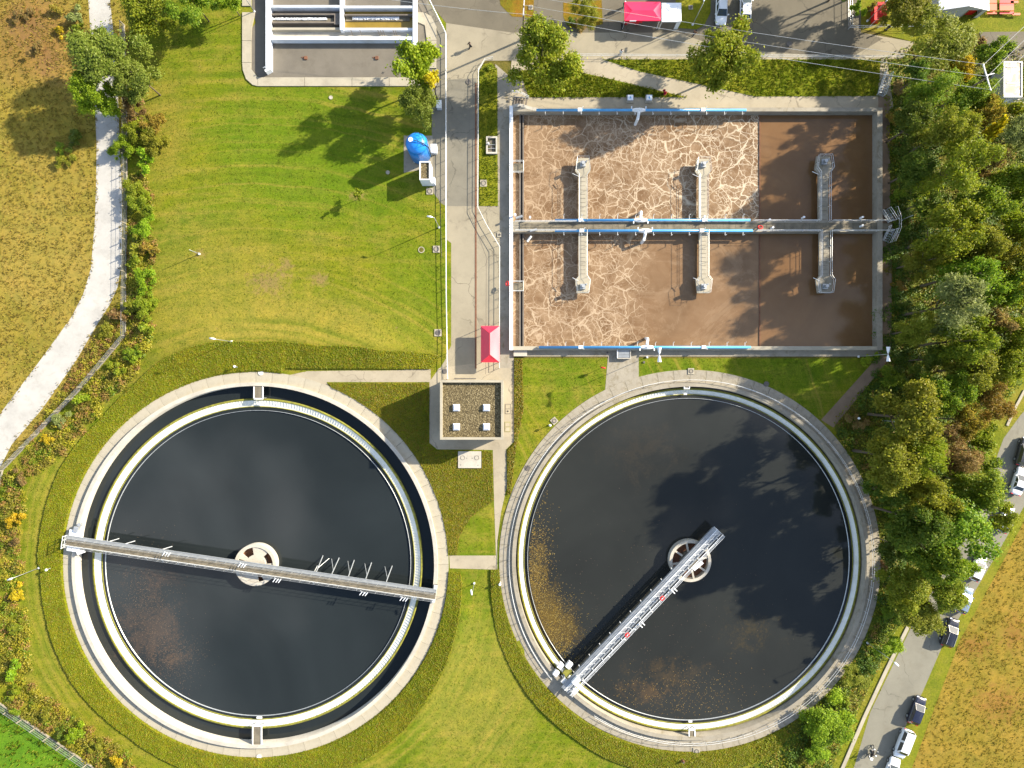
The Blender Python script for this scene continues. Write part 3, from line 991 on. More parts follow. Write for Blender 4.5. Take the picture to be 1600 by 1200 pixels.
# leaves and scum flecks afloat
def flecks(name, n, cx, cy, rx, ry, size, mat):
    P = np.zeros((n, 3))
    c = W(cx, cy)
    g = rng.normal(size=(n, 2))
    P[:, 0] = c.x + g[:, 0] * rx / 10
    P[:, 1] = c.y + g[:, 1] * ry / 10
    P[:, 2] = WZ + .012 + rng.uniform(0, .004, n)
    d = np.hypot(P[:, 0] - cR.x, P[:, 1] - cR.y)
    dl = np.hypot(P[:, 0] - cL.x, P[:, 1] - cL.y)
    P = P[(d < 25.1) | (dl < 23.8)]
    V, F = leaf_quads(P, rng.normal(scale=.03, size=P.shape) + np.array([0, 0, 1.0]), size, .75)
    V[:, 2] = np.maximum(V[:, 2], WZ + .006)
    link(name, npmesh(name, V, F, mat), None, 'stuff')
M['fleck'] = foliage('floating_leaves', [(.2, .12, .015), (.3, .2, .04), (.16, .09, .02), (.34, .27, .12)], .1)
M['fleck2'] = foliage('scum_flecks', [(.1, .065, .04), (.17, .12, .08), (.08, .05, .03), (.22, .17, .12)], .1)
flecks('floating_leaves', 2600, 836, 905, 14, 60, .13, M['fleck'])
flecks('floating_leaves', 1800, 868, 990, 20, 30, .12, M['fleck'])
flecks('floating_leaves', 700, 1060, 1090, 60, 24, .12, M['fleck'])
flecks('floating_leaves', 500, 1000, 980, 120, 100, .1, M['fleck2'])
flecks('scum_flecks', 1500, 220, 960, 28, 50, .1, M['fleck2'])
flecks('scum_flecks', 1100, 262, 1030, 24, 24, .1, M['fleck2'])
flecks('scum_flecks', 250, 850, 1000, 60, 60, .1, M['fleck2'])

# gangways from the walkway to the launder
def gangway(px, py0, py1, w, label, n=(0, 1)):
    a, b = W(px, py0, .4), W(px, py1, .4)
    t = thing('gangway', label, 'gangway', (a.x, a.y, 0))
    L = abs(b.y - a.y)
    MB().box((a.x, (a.y + b.y) / 2, .43), (w, L, .08)).build('deck', M['grate'], t)
    for s in (-1, 1):
        MB().beam((a.x + s * w / 2, a.y, .45), (b.x + s * w / 2, b.y, .45), .14, .22).build('side_beam', M['white'], t)
        MB().beam((b.x + s * w / 2, b.y, .5), (b.x + s * w / 2, b.y, WZ - .2), .1, .1).build('leg', M['galv'], t)
    d = 1 if b.y > a.y else -1
    MB().box((a.x, b.y + d * .1, .4), (w + .1, .2, .16)).build('end_beam', M['white'], t)
    MB().box((a.x, b.y + d * .95, WZ + .52), (w * .62, .3, .1)).build('step', M['white'], t)
gangway(404, 604, 622, 1.35, 'short white gangway at the top rim of the left tank')
gangway(402, 1163, 1135, 1.35, 'short white gangway at the bottom rim of the left tank')
gangway(1073, 598, 606, .8, 'small white gangway at the top rim of the right tank')
gangway(1081, 1150, 1141, .9, 'small white gangway at the bottom rim of the right tank')

# ------------------------------------------------------------------ scraper bridges
M['tray'] = solid('galvanised_tray', (.27, .285, .29), .5, .3, .15, 1.5)
def bridge_left():
    A, B = W(103, 845, 1.3), W(681, 930, 1.3)
    t = thing('scraper_bridge', 'long steel scraper bridge spanning the whole left tank', 'scraper bridge', (A.x, A.y, 0))
    u = (B - A).normalized()
    v = Vector((-u.y, u.x, 0))
    L = (B - A).length
    P = lambda s, o, z: A + u * s + v * o + Vector((0, 0, z - 1.3))
    n = int(L / 1.0)
    me = None
    for k in range(n):                        # grating panels
        b = MB().beam(P(k * L / n + .015, -.1, 1.3 + rnd.uniform(-.006, .006)), P((k + 1) * L / n - .015, -.1, 1.3), 1.05, .05)
        b.build('deck_panel', M['grate'], t)
    MB().beam(P(0, .66, 1.36), P(L, .66, 1.36), .42, .16).build('cable_tray', M['tray'], t)
    for o, m in ((.44, 'galv'), (.89, 'galv'), (-.68, 'rail')):
        MB().beam(P(0, o, 1.4), P(L, o, 1.4), .07, .2).build('side_beam', M[m], t)
    for o in (-.6, .5):
        MB().beam(P(.6, o, .95), P(L - .4, o, .95), .16, .6).build('girder', M['galv'], t)
    b = MB()
    for k in range(40):
        s0, s1 = L * k / 40, L * (k + 1) / 40
        b.beam(P(s0, -.6 if k % 2 else .5, 1.2), P(s1, .5 if k % 2 else -.6, 1.2), .06, .06)
    b.build('bracing', M['galv'], t)
    railing([P(.2, -.68, 1.45), P(L - .3, -.68, 1.45)], 1.1, 1.45, t, .024, 'galv')
    railing([P(.2, .46, 1.45), P(L - .3, .46, 1.45)], 1.1, 1.45, t, .024, 'galv')
    for k, s in enumerate((36.8, 38.9, 41.3, 43.9, 46.6, 49.8)):     # scum arms down to the water
        if k == 0:
            s = 39.0 - .4
            MB().tube([P(s, .9, 1.1), P(s + .1, 1.5, .2)], .05, 6).build('scum_arm', M['rail'], t)
            continue
        x = rnd.uniform(.1, .35)
        MB().tube([P(s, .8, 1.2), P(s + x, 2.9, WZ - .1)], .075, 6).build('scum_arm', M['galv'], t)
        MB().tube([P(s + x * .2, 1.3, .7), P(s + rnd.choice((-.9, 1.2)), 2.6, WZ - .1)], .045, 6).build('stay', M['galv'], t)
    for s in (6.5, 9.0, 14.8):
        MB().tube([P(s, .8, 1.3), P(s + 1.5, 1.5, 1.2)], .07, 6).build('scum_arm', M['rail'], t)
    for s in (12.4, 15.0, 17.4, 20.0, 45.3, 38.6):                     # cleats on the south side
        MB().tube([P(s, -.7, 1.2), P(s + .15, -1.15, .9)], .05, 5).build('bracket', M['rail'], t)
    for s, o in ((15.9, .6), (27.6, .6), (33.2, -.9), (46.6, -.95), (52.8, -.9)):   # clamp-like lamps
        b = MB()
        for d in (-.35, .1, .5):
            b.tube([P(s + d, o - .35, 2.4), P(s + d + .35, o + .25, 2.5)], .07, 6)
        b.beam(P(s - .5, o, 1.5), P(s + .7, o, 2.4), .08, .08)
        b.build('floodlight', M['white'], t)
    # west end truck on the wall
    e = MB()
    e.box(tuple(P(1.2, .1, .95)), (2.0, 3.3, .34), math.atan2(u.y, u.x))
    e.build('end_truck', M['white'], t)
    for o in (-1.9, 1.9):
        w = MB().tube([P(1.85, o * .75 - .28, .72), P(1.85, o * .75 + .28, .72)], .27, 16)
        w.build('wheel', M['dark'], t)
    b = MB().box(tuple(P(1.3, 2.0, 1.1)), (.7, .8, .6), math.atan2(u.y, u.x))
    b.cyl((P(1.6, 2.7, 0).x, P(1.6, 2.7, 0).y), .28, .75, 1.25, 14)
    b.build('drive_motor', M['galv'], t)
    MB().box(tuple(P(2.4, -1.5, 1.0)), (1.0, .45, .6), math.atan2(u.y, u.x) + .5).build('scraper_box', M['white'], t)
    b = MB()
    for o in (-.9, -.45, .3, .9):
        b.beam(P(.1, o, 1.3), P(.1, o, 2.4), .07, .07)
    b.beam(P(.1, -1.0, 2.4), P(.1, 1.0, 2.4), .08, .08)
    b.beam(P(.1, -1.0, 1.8), P(.1, 1.0, 1.8), .06, .06)
    b.build('end_gate', M['rail'], t)
    # east end
    MB().box(tuple(P(L - .25, .1, .95)), (.5, 2.7, .34), math.atan2(u.y, u.x)).build('end_truck', M['rail'], t)
    for o in (-1.1, 1.3):
        MB().tube([P(L - .25, o - .15, .7), P(L - .25, o + .15, .7)], .25, 14).build('wheel', M['dark'], t)
    MB().box(tuple(P(4.6, -1.15, .2)), (.9, .5, .5), math.atan2(u.y, u.x)).build('scum_box', M['olive'], t)
    return t
bridge_left()

def bridge_right():
    A, B = W(884, 1080, 1.3), W(1123, 829, 1.3)
    t = thing('scraper_bridge', 'steel scraper bridge from the rim to just past the hub of the right tank', 'scraper bridge', (A.x, A.y, 0))
    u = (B - A).normalized()
    v = Vector((-u.y, u.x, 0))
    L = (B - A).length
    P = lambda s, o, z: A + u * s + v * o + Vector((0, 0, z - 1.3))
    MB().beam(P(0, .62, 1.28), P(L, .62, 1.28), .62, .1).build('cover_plate', M['steel'], t)
    n = int(L / 1.1)
    for k in range(n):
        MB().beam(P(k * L / n + .02, -.05, 1.26), P((k + 1) * L / n - .02, -.05, 1.26), .62, .05).build('deck_panel', M['steel'], t)
    for o, m in ((.29, 'white'), (.96, 'steel'), (-.4, 'steel'), (-.9, 'white')):
        MB().beam(P(0, o, 1.36), P(L, o, 1.36), .09, .18).build('side_beam', M[m], t)
    for o in (.8, -.6):
        MB().beam(P(.3, o, .95), P(L - .2, o, .95), .14, .55).build('girder', M['galv'], t)
    b = MB()
    for k in range(n):
        s0, s1 = L * k / n, L * (k + 1) / n
        b.beam(P(s0, .27, 1.37), P(s1 - .35, -.36, 1.37), .1, .07)
    b.build('bracing', M['rail'], t)
    for k in range(16):
        s = L * (k + .5) / 16
        MB().beam(P(s, -.4, 1.3), P(s, -.9, 1.3), .12, .1).build('tie', M['rail'], t)
    railing([P(.3, -.9, 1.42), P(L - .1, -.9, 1.42), P(L - .1, .9, 1.42)], 1.0, 1.8, t, .03, 'white')
    railing([P(.3, .29, 1.42), P(L - .1, .29, 1.42)], 1.0, 1.8, t, .028, 'rail')
    for k in range(10):
        s = 4.2 + k * 2.3
        MB().tube([P(s, .95, 1.3), P(s + .1, 1.35, 1.2)], .06, 5).build('bracket', M['rail'], t)
    for s in (8.4, 12.0, 14.2, 18.0):
        MB().tube([P(s, -.95, 1.3), P(s + .1, -1.3, 1.2)], .05, 5).build('bracket', M['rail'], t)
    for s in (15.6, 22.8):
        b = MB()
        for d in (-.25, .25):
            b.tube([P(s + d, -.95, 1.9), P(s + d, -1.55, 1.95)], .08, 6)
        b.beam(P(s - .4, -1.0, 1.4), P(s + .4, -1.0, 1.9), .08, .08)
        b.build('floodlight', M['white'], t)
    MB().beam(P(27.2, -1.3, 1.3), P(29.0, -1.5, 1.3), .5, .3).build('gear_box', M['white'], t)
    rz = math.atan2(u.y, u.x)
    MB().box(tuple(P(.9, 0, .9)), (.9, 3.0, .3), rz).build('end_truck', M['rail'], t)
    for o in (-1.2, 1.2):
        MB().tube([P(.95, o - .2, .7), P(.95, o + .2, .7)], .25, 14).build('wheel', M['dark'], t)
    for (s, o, d) in ((3.2, 2.3, 1.0), (2.2, 3.2, .9), (.9, 2.9, .8)):
        MB().box(tuple(P(s, o, .85)), (d, .75, .7), rz + .1).build('switch_cabinet', M['whitew'], t)
    MB().box(tuple(P(2.2, 1.7, .75)), (1.2, 1.0, .5), rz).build('scum_box', M['olive'], t)
    MB().box(tuple(P(2.4, .2, 1.75)), (1.2, .75, .7), rz).build('drive_motor', M['white'], t)
    for (s, o) in ((2.0, 2.8), (1.2, 2.0)):
        MB().beam(P(s, o, .7), P(1.0, .8, .95), .12, .12).build('support_arm', M['galv'], t)
    return P
PR = bridge_right()

def lifebuoy(p, label, up=(0, 0, 1), r=.33):
    prof = [(r + .09 * math.cos(a), .09 * math.sin(a)) for a in np.linspace(0, 2 * math.pi, 9)]
    b = MB().lathe(prof, (0, 0, 0), 20)
    me = b.mesh('lifebuoy', M['red'], True)
    o = link('lifebuoy', me, None, None, True)
    o.location = p
    o.rotation_euler = Vector(up).to_track_quat('Z', 'Y').to_euler()
    tag(o, label, 'lifebuoy', 'red lifebuoys')
lifebuoy(PR(12.9, -.62, 2.0), 'red lifebuoy on the right scraper bridge, nearer the rim', (.3, -.3, .9))
lifebuoy(PR(20.7, -.62, 2.0), 'red lifebuoy on the right scraper bridge, nearer the hub', (.3, -.3, .9))
lifebuoy(W(792.5, 443, 1.25), 'red lifebuoy on the white west wall of the aeration basin', (-.8, 0, .6))
lifebuoy(W(1188, 355, 1.25), 'red lifebuoy lying on the walkway between the two basins', (.0, .5, .8))

# scrubby margins: low mixed growth too tangled to count
def lumps(name, poly, n, r0, r1, mat, clip=None, leaf=.26, dens=34, hgt=.9):
    xs, ys = [p[0] for p in poly], [p[1] for p in poly]
    C = []
    while len(C) < n:
        x, y = rng.uniform(min(xs), max(xs), 400), rng.uniform(min(ys), max(ys), 400)
        k = near(poly, x, y)
        if clip is not None:
            k &= clip(x, y)
        C += list(zip(x[k], y[k]))
        if not k.any() and not C:
            break
    Ps, Ns = [], []
    for x, y in C[:n]:
        p = W(x, y)
        r = rng.uniform(r0, r1)
        m = int(dens * r * r * 3) + 12
        D = rng.normal(size=(m, 3))
        D /= np.linalg.norm(D, axis=1, keepdims=True)
        D[:, 2] = np.abs(D[:, 2])
        q = D * (r * rng.uniform(.45, 1.1, (m, 1))) * np.array([1, 1, hgt])
        Ps.append(q + np.array([p.x, p.y, terrain(p.x, p.y) + .03]))
        Ns.append(D * .7 + rng.normal(size=(m, 3)) * .5 + np.array([.2, .1, .6]))
    P, N = np.concatenate(Ps), np.concatenate(Ns)
    V, F = leaf_quads(P, N, leaf, .6)
    link(name, npmesh(name, V, F, mat), None, 'stuff')
SCR = {'yel': foliage('scrub_yellow', [(.2, .2, .01), (.28, .25, .015), (.34, .28, .03)]), 'olive': foliage('scrub_olive', [(.13, .14, .01), (.2, .18, .02), (.26, .21, .04)]),
       'green': foliage('scrub_green', [(.09, .16, .006), (.13, .2, .008), (.18, .23, .012)]), 'russet': foliage('scrub_russet', [(.2, .11, .03), (.28, .16, .05), (.24, .17, .04)]),
       'dark': foliage('scrub_dark', [(.055, .105, .01), (.08, .135, .012), (.115, .16, .014)])}
MA = [(202, 268), (236, 272), (238, 330), (243, 400), (240, 470), (240, 530), (214, 584), (150, 652), (108, 702), (60, 740), (8, 748), (130, 612), (200, 532)]
MB_ = [(2, 742), (42, 748), (30, 850), (40, 930), (44, 1000), (46, 1040), (62, 1080), (112, 1116), (190, 1170), (240, 1222), (175, 1214), (138, 1188), (8, 1100), (-6, 1000)]
MC = [(188, 470), (195, 525), (128, 602), (20, 722), (44, 690), (122, 572), (162, 512)]
for nm, k, n in (('yel', 1, 150), ('olive', 1, 170), ('green', 1, 60), ('russet', 1, 70)):
    lumps('scrub', MA, int(n * .9), .35, .95, SCR[nm])
    lumps('scrub', MB_, n, .35, .95, SCR[nm])
    lumps('scrub', MC, int(n * .4), .3, .7, SCR['russet' if nm == 'green' else nm])
EDGE = [(1392, 165), (1425, 165), (1425, 560), (1400, 620), (1340, 700), (1400, 800), (1410, 900), (1380, 1000), (1320, 1090), (1250, 1160), (1262, 1080), (1330, 990), (1366, 900), (1368, 800), (1345, 730), (1300, 668), (1394, 560)]
WOOD = [(1400, 160), (1620, 150), (1620, 560), (1545, 660), (1520, 780), (1430, 930), (1340, 1110), (1290, 1210), (1200, 1210), (1250, 1160), (1330, 1040), (1385, 900), (1350, 730)]
outR = lambda x, y: np.hypot(x - RC[0], y - RC[1]) > 306
lumps('undergrowth_scrub', EDGE, 260, .4, 1.0, SCR['dark'], outR)
lumps('undergrowth_scrub', EDGE, 70, .3, .8, SCR['russet'], outR)
lumps('undergrowth_scrub', EDGE, 120, .3, .8, SCR['green'], outR)
lumps('undergrowth_scrub', WOOD, 420, .6, 1.4, SCR['dark'], outR)
lumps('undergrowth_scrub', WOOD, 200, .4, 1.0, SCR['olive'], outR)
lumps('undergrowth_scrub', WOOD, 160, .4, 1.0, SCR['green'], outR)
# ------------------------------------------------------------------ aeration basin
BZ, BW, JZ = .9, -.6, .7
def basin():
    o0 = W(1090, 355)
    t = thing('aeration_basin', 'big rectangular aeration basin with brown foaming sludge in two halves', 'aeration basin', (o0.x, o0.y, 0))
    def rect(x0, y0, x1, y1, z0, z1, name, mat, zp=BZ):
        a, b = W(x0, y0, zp), W(x1, y1, zp)
        return MB().box(((a.x + b.x) / 2, (a.y + b.y) / 2, (z0 + z1) / 2), (abs(b.x - a.x), abs(a.y - b.y), z1 - z0)).build(name, mat, t)
    rect(796, 165, 801.5, 547, -2.5, BZ, 'west_wall', M['white'])
    rect(801.5, 168, 1371, 174, -2.5, BZ, 'north_wall', M['walk2'])
    rect(801.5, 541, 1371, 547, -2.5, BZ, 'south_wall', M['walk'])
    rect(1371, 168, 1379, 547, -2.5, BZ, 'east_wall', M['walk2'])
    rect(801.5, 345, 1371, 362, -2.5, BZ - .12, 'middle_wall', M['walk2'])
    n = 58
    for k in range(n):                           # grating panels of the middle walkway
        x0 = 812 + (1371 - 812) * k / n
        x1 = 812 + (1371 - 812) * (k + 1) / n
        rect(x0 + .12, 348, x1 - .12, 359, BZ - .1, BZ - .04 + rnd.uniform(-.008, .008), 'deck_panel', M['grate'])
    rect(1379, 349, 1394, 358, BZ - .16, BZ - .04, 'landing', M['grate'])
    for y0, y1 in ((175, 346), (361, 541)):
        rect(811.5, y0, 813.5, y1, -2.5, BW + .35, 'baffle_wall', M['walldk'], BW)
        rect(816.5, y0, 818.5, y1, -2.5, BW + .35, 'baffle_wall', M['walldk'], BW)
        rect(813.5, y0, 816.5, y1, BW - .4, BW - .25, 'trough_floor', M['walldk'], BW)
        rect(1186, y0, 1187.5, y1, -2.5, BW + .12, 'partition_wall', M['rust'], BW)
    def water(x0, y0, x1, y1, mat):
        a, b = W(x0, y0, BW), W(x1, y1, BW)
        sheet('basin_water', [(a.x, a.y), (b.x, a.y), (b.x, b.y), (a.x, b.y)], BW, mat, px=False)
    for y0, y1, m in ((170, 352, 'sludge_full'), (354, 545, 'sludge_half')):
        water(798, y0, 813, y1, M['sludge_full'])
        water(817.5, y0, 1187, y1, M[m])
        water(1187, y0, 1377, y1, M['sludge_calm'])
    # six mixer jetties with a six-sided head
    for (x, yh, yn, k) in ((910.5, 247, 346, 0), (1098, 248, 346, 0), (1286.5, 244, 346, 1), (910.5, 458, 361, 0), (1099, 458, 361, 0), (1288, 458, 361, 1)):
        s = -1 if yh < yn else 1
        hw, hh, ht = (6.6, 12, 9.5) if not k else (8.0, 13.5, 10.5)
        poly = [(x - hw, yn), (x + hw, yn), (x + hw, yh - s * 27), (x + hh, yh - s * 20), (x + ht, yh), (x - ht, yh), (x - hh, yh - s * 20), (x - hw, yh - s * 27)]
        pw = [W(a, b, JZ) for a, b in poly]
        j = MB().prism(pw, JZ - .3, JZ).build('jetty', M['walk2' if k else 'walk'], t)
        b = MB()
        for q in range(11):                       # recessed joints shown as narrow steel strips standing proud
            yy = yn + (yh - s * 27 - yn) * (q + .5) / 11
            a1, a2 = W(x - hw * .62, yy, JZ), W(x + hw * .62, yy, JZ)
            b.beam(a1 + Vector((0, 0, .012)), a2 + Vector((0, 0, .012)), .04, .03)
        b.build('joint_strip', M['walldk'], j)
        pm = [W(x + (a - x) * .93, b_, JZ) for a, b_ in poly]
        railing([pm[1]] + pm[2:] + [pm[0]], 1.05, 2.3, t, .032 if k else .024, 'rail' if k else 'galv')
        c = W(x, yh - s * 10, JZ)
        m = MB().box((c.x, c.y, JZ + .2), (.8, .8, .4)).cyl((c.x, c.y), .26, JZ + .4, JZ + 1.1, 14).cyl((c.x + .5, c.y + .3), .12, JZ, JZ + .8, 8)
        m.build('mixer_motor', M['galv' if not k else 'steel'], j)
        for sx in (-1, 1):
            MB().beam(W(x + sx * hw * .7, yn, JZ) + Vector((0, 0, -.45)), W(x + sx * hw * .7, yh - s * 12, JZ) + Vector((0, 0, -.45)), .2, .35).build('girder', M['walldk'], j)
        p = W(x - hh - 4, yh - s * 24, JZ + .4)
        MB().tube([p, p + Vector((.9, -.5, .2))], .05, 6).build('lifting_arm', M['rail'], j)
    # blue air pipes with white junctions
    pipes = ((172, 838, 1166, 998, 1), (344, 867, 1172, 1001, -1), (360.5, 867, 1176, 1008, 1), (542.5, 842, 1173, 1011, -1))
    for y, x0, x1, xj, d in pipes:
        z = BZ + .38
        a, b = W(x0, y, z), W(x1, y, z)
        pp = MB().tube([a, b], .2, 10).build('air_pipe', M['bluepipe'], t, True)
        j = W(xj, y, z)
        m = MB().tube([j + Vector((-1.0, 0, 0)), j + Vector((-.45, 0, 0)), j + Vector((.45, 0, 0)), j + Vector((1.0, 0, 0))], [.2, .33, .33, .2], 10)
        m.tube([j, j + Vector((0, -d * .55, .05)), j + Vector((-.12 * d, -d * 1.3, -.2)), j + Vector((-.2 * d, -d * 1.5, BW - z - .2))], .24, 8)
        m.tube([j + Vector((0, 0, .2)), j + Vector((0, 0, .65))], .14, 8)
        for sx in (-1.1, 1.1):
            m.beam(j + Vector((sx, d * .1, 0)), j + Vector((sx, d * .55, .1)), .16, .16)
        m.build('junction', M['pipewhite'], pp)
        for xv in (907, 1098):
            if abs(xv - xj) > 20:
                v = W(xv + rnd.uniform(-2, 2), y, z)
                MB().box((v.x, v.y, z + .05), (.65, .5, .45)).tube([v + Vector((.2, 0, .2)), v + Vector((.45, .35 * d, .6))], .05, 5).build('flange', M['pipewhite'], pp)
        m = MB()
        k = x0 + 14
        while k < x1:
            p = W(k, y, z)
            m.beam(p + Vector((0, 0, .0)), p + Vector((0, -d * .75, .0)), .06, .05)
            m.beam(p + Vector((0, -d * .75, .03)), p + Vector((0, -d * .75, .72)), .07, .07)
            k += 28
        m.build('bracket', M['rail'], pp)
    # small footbridges over the inlet channel
    for y0, y1 in ((253, 270), (440, 455)):
        a, b = W(802, y0, BZ), W(818, y1, BZ)
        f = MB().box(((a.x + b.x) / 2, (a.y + b.y) / 2, BZ - .25), (b.x - a.x, a.y - b.y - .3, .1)).build('footbridge', M['grate'], t)
        railing([Vector((a.x, a.y, BZ - .2)), Vector((b.x, a.y, BZ - .2)), Vector((b.x, b.y, BZ - .2)), Vector((a.x, b.y, BZ - .2))], 1.0, .8, t, .035, 'rail')
    # rails of the middle walkway
    for x0, x1, y in ((805, 900, 347), (1176, 1276, 346), (1298, 1392, 346), (805, 900, 361), (1180, 1278, 361.5), (1298, 1392, 361.5)):
        railing([W(x0, y, BZ), W(x1, y, BZ)], 1.1, 2.6, t, .033, 'rail')
    # submerged diffuser frames poke out as dark dotted lines
    for (x, y, c) in ((1200, 345, 1), (1253, 341, 1), (1344, 341, 1), (1344, 354, 1), (1205, 357, 1), (1099, 340, 1), (828, 341, 1), (805, 337, 1)):
        p = W(x, y, BZ)
        MB().cyl((p.x, p.y), .16, BZ, BZ + .85, 10).build('valve_head', M['white'], t)
    for (x, y, a) in ((806, 341, .3), (830, 369, -2.2), (828, 361, .2)):
        p = W(x, y, BZ + .1)
        MB().tube([p, p + Vector((math.cos(a) * 1.1, math.sin(a) * 1.1, .1))], .2, 8).build('gate_valve', M['galv'], t)
    # rounded end of the north wall
    p = [W(801, 166, BZ), W(812, 164, BZ), W(822, 167, BZ), W(832, 170, BZ), W(840, 171, BZ)]
    m = MB()
    for k in range(4):
        m.beam(p[k] + Vector((0, 0, -.4)), p[k + 1] + Vector((0, 0, -.4)), .5, .85)
    m.build('wing_wall', M['wall'], t)
    return t
basin()

def stairs(name_label, p0, p1, w, z0, z1, n, mat='steel', rails=True):
    """straight flight between two photo points"""
    a, b = W(*p0), W(*p1)
    t = thing('stairs', name_label, 'stairs', (a.x, a.y, 0))
    d = (b - a).normalized()
    s = Vector((-d.y, d.x, 0))
    for k in range(n):
        f = (k + .5) / n
        p = a.lerp(b, f)
        MB().beam(p - s * w / 2 + Vector((0, 0, z0 + (z1 - z0) * f)), p + s * w / 2 + Vector((0, 0, z0 + (z1 - z0) * f)), .24, .06).build('tread', M[mat], t)
    for k in (-1, 1):
        MB().beam(a + s * k * w / 2 + Vector((0, 0, z0)), b + s * k * w / 2 + Vector((0, 0, z1)), .06, .22).build('stringer', M['galv'], t)
        if rails:
            railing([a + s * k * (w / 2 + .1) + Vector((0, 0, z0)), b + s * k * (w / 2 + .1) + Vector((0, 0, z1))], 1.0, 1.2, t, .035, 'rail')
    return t
stairs('grey steps climbing the grass bank beside the trees, top right of the basin', (1374, 150), (1382, 118), .8, .02, .7, 9)
stairs('steel stairs with railings at the east end of the basin walkway, lower flight', (1382, 378), (1389, 358), 1.0, .05, .85, 6)
stairs('steel stairs with railings at the east end of the basin walkway, upper flight', (1381, 328), (1388, 348), 1.0, .05, .85, 6)
stairs('short curved steps with a handrail at the north west basin corner', (802, 159), (824, 163), 1.5, .1, .5, 5, 'walldk', False)
railing([W(1397, 325), W(1402, 340), W(1402, 358), W(1394, 378)], 1.1, 1.5, None, .035, 'rail', 'bent two-bar handrail outside the stairs east of the basin', 'handrail')
railing([W(800, 146), W(812, 147), W(826, 154)], 1.0, .8, None, .04, 'rail', 'curved handrail over the steps at the north west basin corner', 'handrail')

# ------------------------------------------------------------------ grit chamber (top left)
def grit():
    c = W(530, 60)
    t = thing('grit_chamber', 'open concrete grit chamber with white walls and parallel channels', 'grit chamber', (c.x, c.y, 0))
    out = [(379, -60), (379, 108), (386, 124), (400, 135), (690, 135), (690, -60)]
    pav = [(394, 12), (400, 36), (393, 44), (393, 108), (404, 121), (670, 121), (676, 100), (676, 40), (668, 20), (660, -60), (394, -60)]
    # kerb slabs
    edge = [((379, -60), (393, -60), (393, 10), (379, 10)), ((379, 20), (399, 20), (394, 44), (393, 64), (379, 64)), ((379, 64.6), (393, 64.6), (393, 98), (379, 98)), ((379, 98.6), (393, 98.6), (393, 108), (403, 121), (403, 135), (395, 133), (385, 124), (380, 110)),
            ((403.6, 121.5), (476, 121.5), (476, 135), (403.6, 135)), ((476.6, 121.5), (550, 121.5), (550, 135), (476.6, 135)), ((550.6, 121.5), (608, 121.5), (608, 135), (550.6, 135)), ((608.6, 121.5), (668, 121.5), (682, 108), (682, 135), (608.6, 135)),
            ((667, 64), (682, 64), (682, 107), (667, 107)), ((650, 20), (662, 20), (674, 26), (682, 40), (682, 63.4), (667, 63.4), (664, 40), (650, 34))]
    for e in edge:
        MB().prism(G(e), -.05, .16 + rnd.uniform(-.01, .012)).build('kerb_slab', M['walk'], t)
    sheet('chamber_floor', pav, .022, M['floor'], parent=t, kind=None)
    ZT = 1.25
    def wall(x0, y0, x1, y1, zt=ZT, mat='whitew', zb=-.05, name='wall'):
        a, b = W(x0, y0, zt), W(x1, y1, zt)
        MB().box(((a.x + b.x) / 2, (a.y + b.y) / 2, (zt + zb) / 2), (abs(b.x - a.x), abs(a.y - b.y), zt - zb)).build(name, M[mat], t)
    wall(415, -60, 422, 107)
    wall(645, -60, 650.5, 86)
    wall(422.2, 57, 644.8, 62, 1.15)
    wall(422.2, 8, 530.8, 11.5, 1.15)
    wall(536.2, 9, 644.8, 12.5, 1.15)
    wall(531, -60, 536, 46, 1.2)
    wall(422.2, 21, 522, 23, .75, 'walldk')
    wall(422.2, 34, 522, 36, .75, 'walldk')
    wall(536.2, 22, 644.8, 24, .75, 'walldk')
    wall(522.2, 21, 530.8, 38, .72, 'walldk', name='weir_block')
    wall(422.2, 43, 644.8, 46.5, .7, 'walk')
    sheet('sludge_channel', [(536, 15), (646, 15), (646, 45), (536, 45)], .1, solid('ochre_sludge', (.22, .15, .02), .3, 0, .2, .5), parent=t, kind=None)
    sheet('apron', [(424, 48), (646, 48), (646, 57), (424, 57)], .08, M['wall'], parent=t, kind=None)
    wall(536.2, 44, 644.8, 47, .73, 'whitew', name='weir_wall')
    for x0, x1, y0, y1, z, n in ((426, 512, 30.5, 33, .35, 900), (552, 624, 27, 32, .25, 900)):
        P = np.stack([rng.uniform(*(W(x0, 0).x, W(x1, 0).x), n), rng.uniform(*(W(0, y1).y, W(0, y0).y), n), np.full(n, z) + rng.uniform(0, .12, n)], 1)
        V, F = leaf_quads(P, rng.normal(size=P.shape) * .4 + np.array([0, 0, 1]), .22, .9)
        link('foam_strip', npmesh('foam_strip', V, F, M['tentwhite']), t, 'stuff')
    wall(540, 26, 640, 33, .24, 'grate', .05, 'grit_bed')
    wall(423, 29, 521, 34, .33, 'grate', .05, 'grit_bed')
    b = MB()
    for x in (548, 562, 590, 594, 598, 614, 617):
        p = W(x, 47, .7)
        b.beam(p, p + Vector((.35, -.9, -.6)), .09, .09)
    b.build('spill_lip', M['walldk'], t)
    for x in (478, 589):
        p = W(x, 91)
        MB().box((p.x, p.y, .1), (.5, .5, .2)).box((p.x - .5, p.y + .1, .05), (.3, .15, .1)).build('drain_cover', M['rust'], t)
    p = W(415, 104, 1.2)
    MB().tube([p + Vector((-.4, -.2, 0)), p + Vector((.2, .1, 0))], .08, 6).build('pipe_stub', M['galv'], t)
    p = W(414, 108, 1.25)
    MB().box((p.x + .35, p.y, .6), (.9, .35, 1.1), .5).build('wall_end', M['white'], t)
grit()

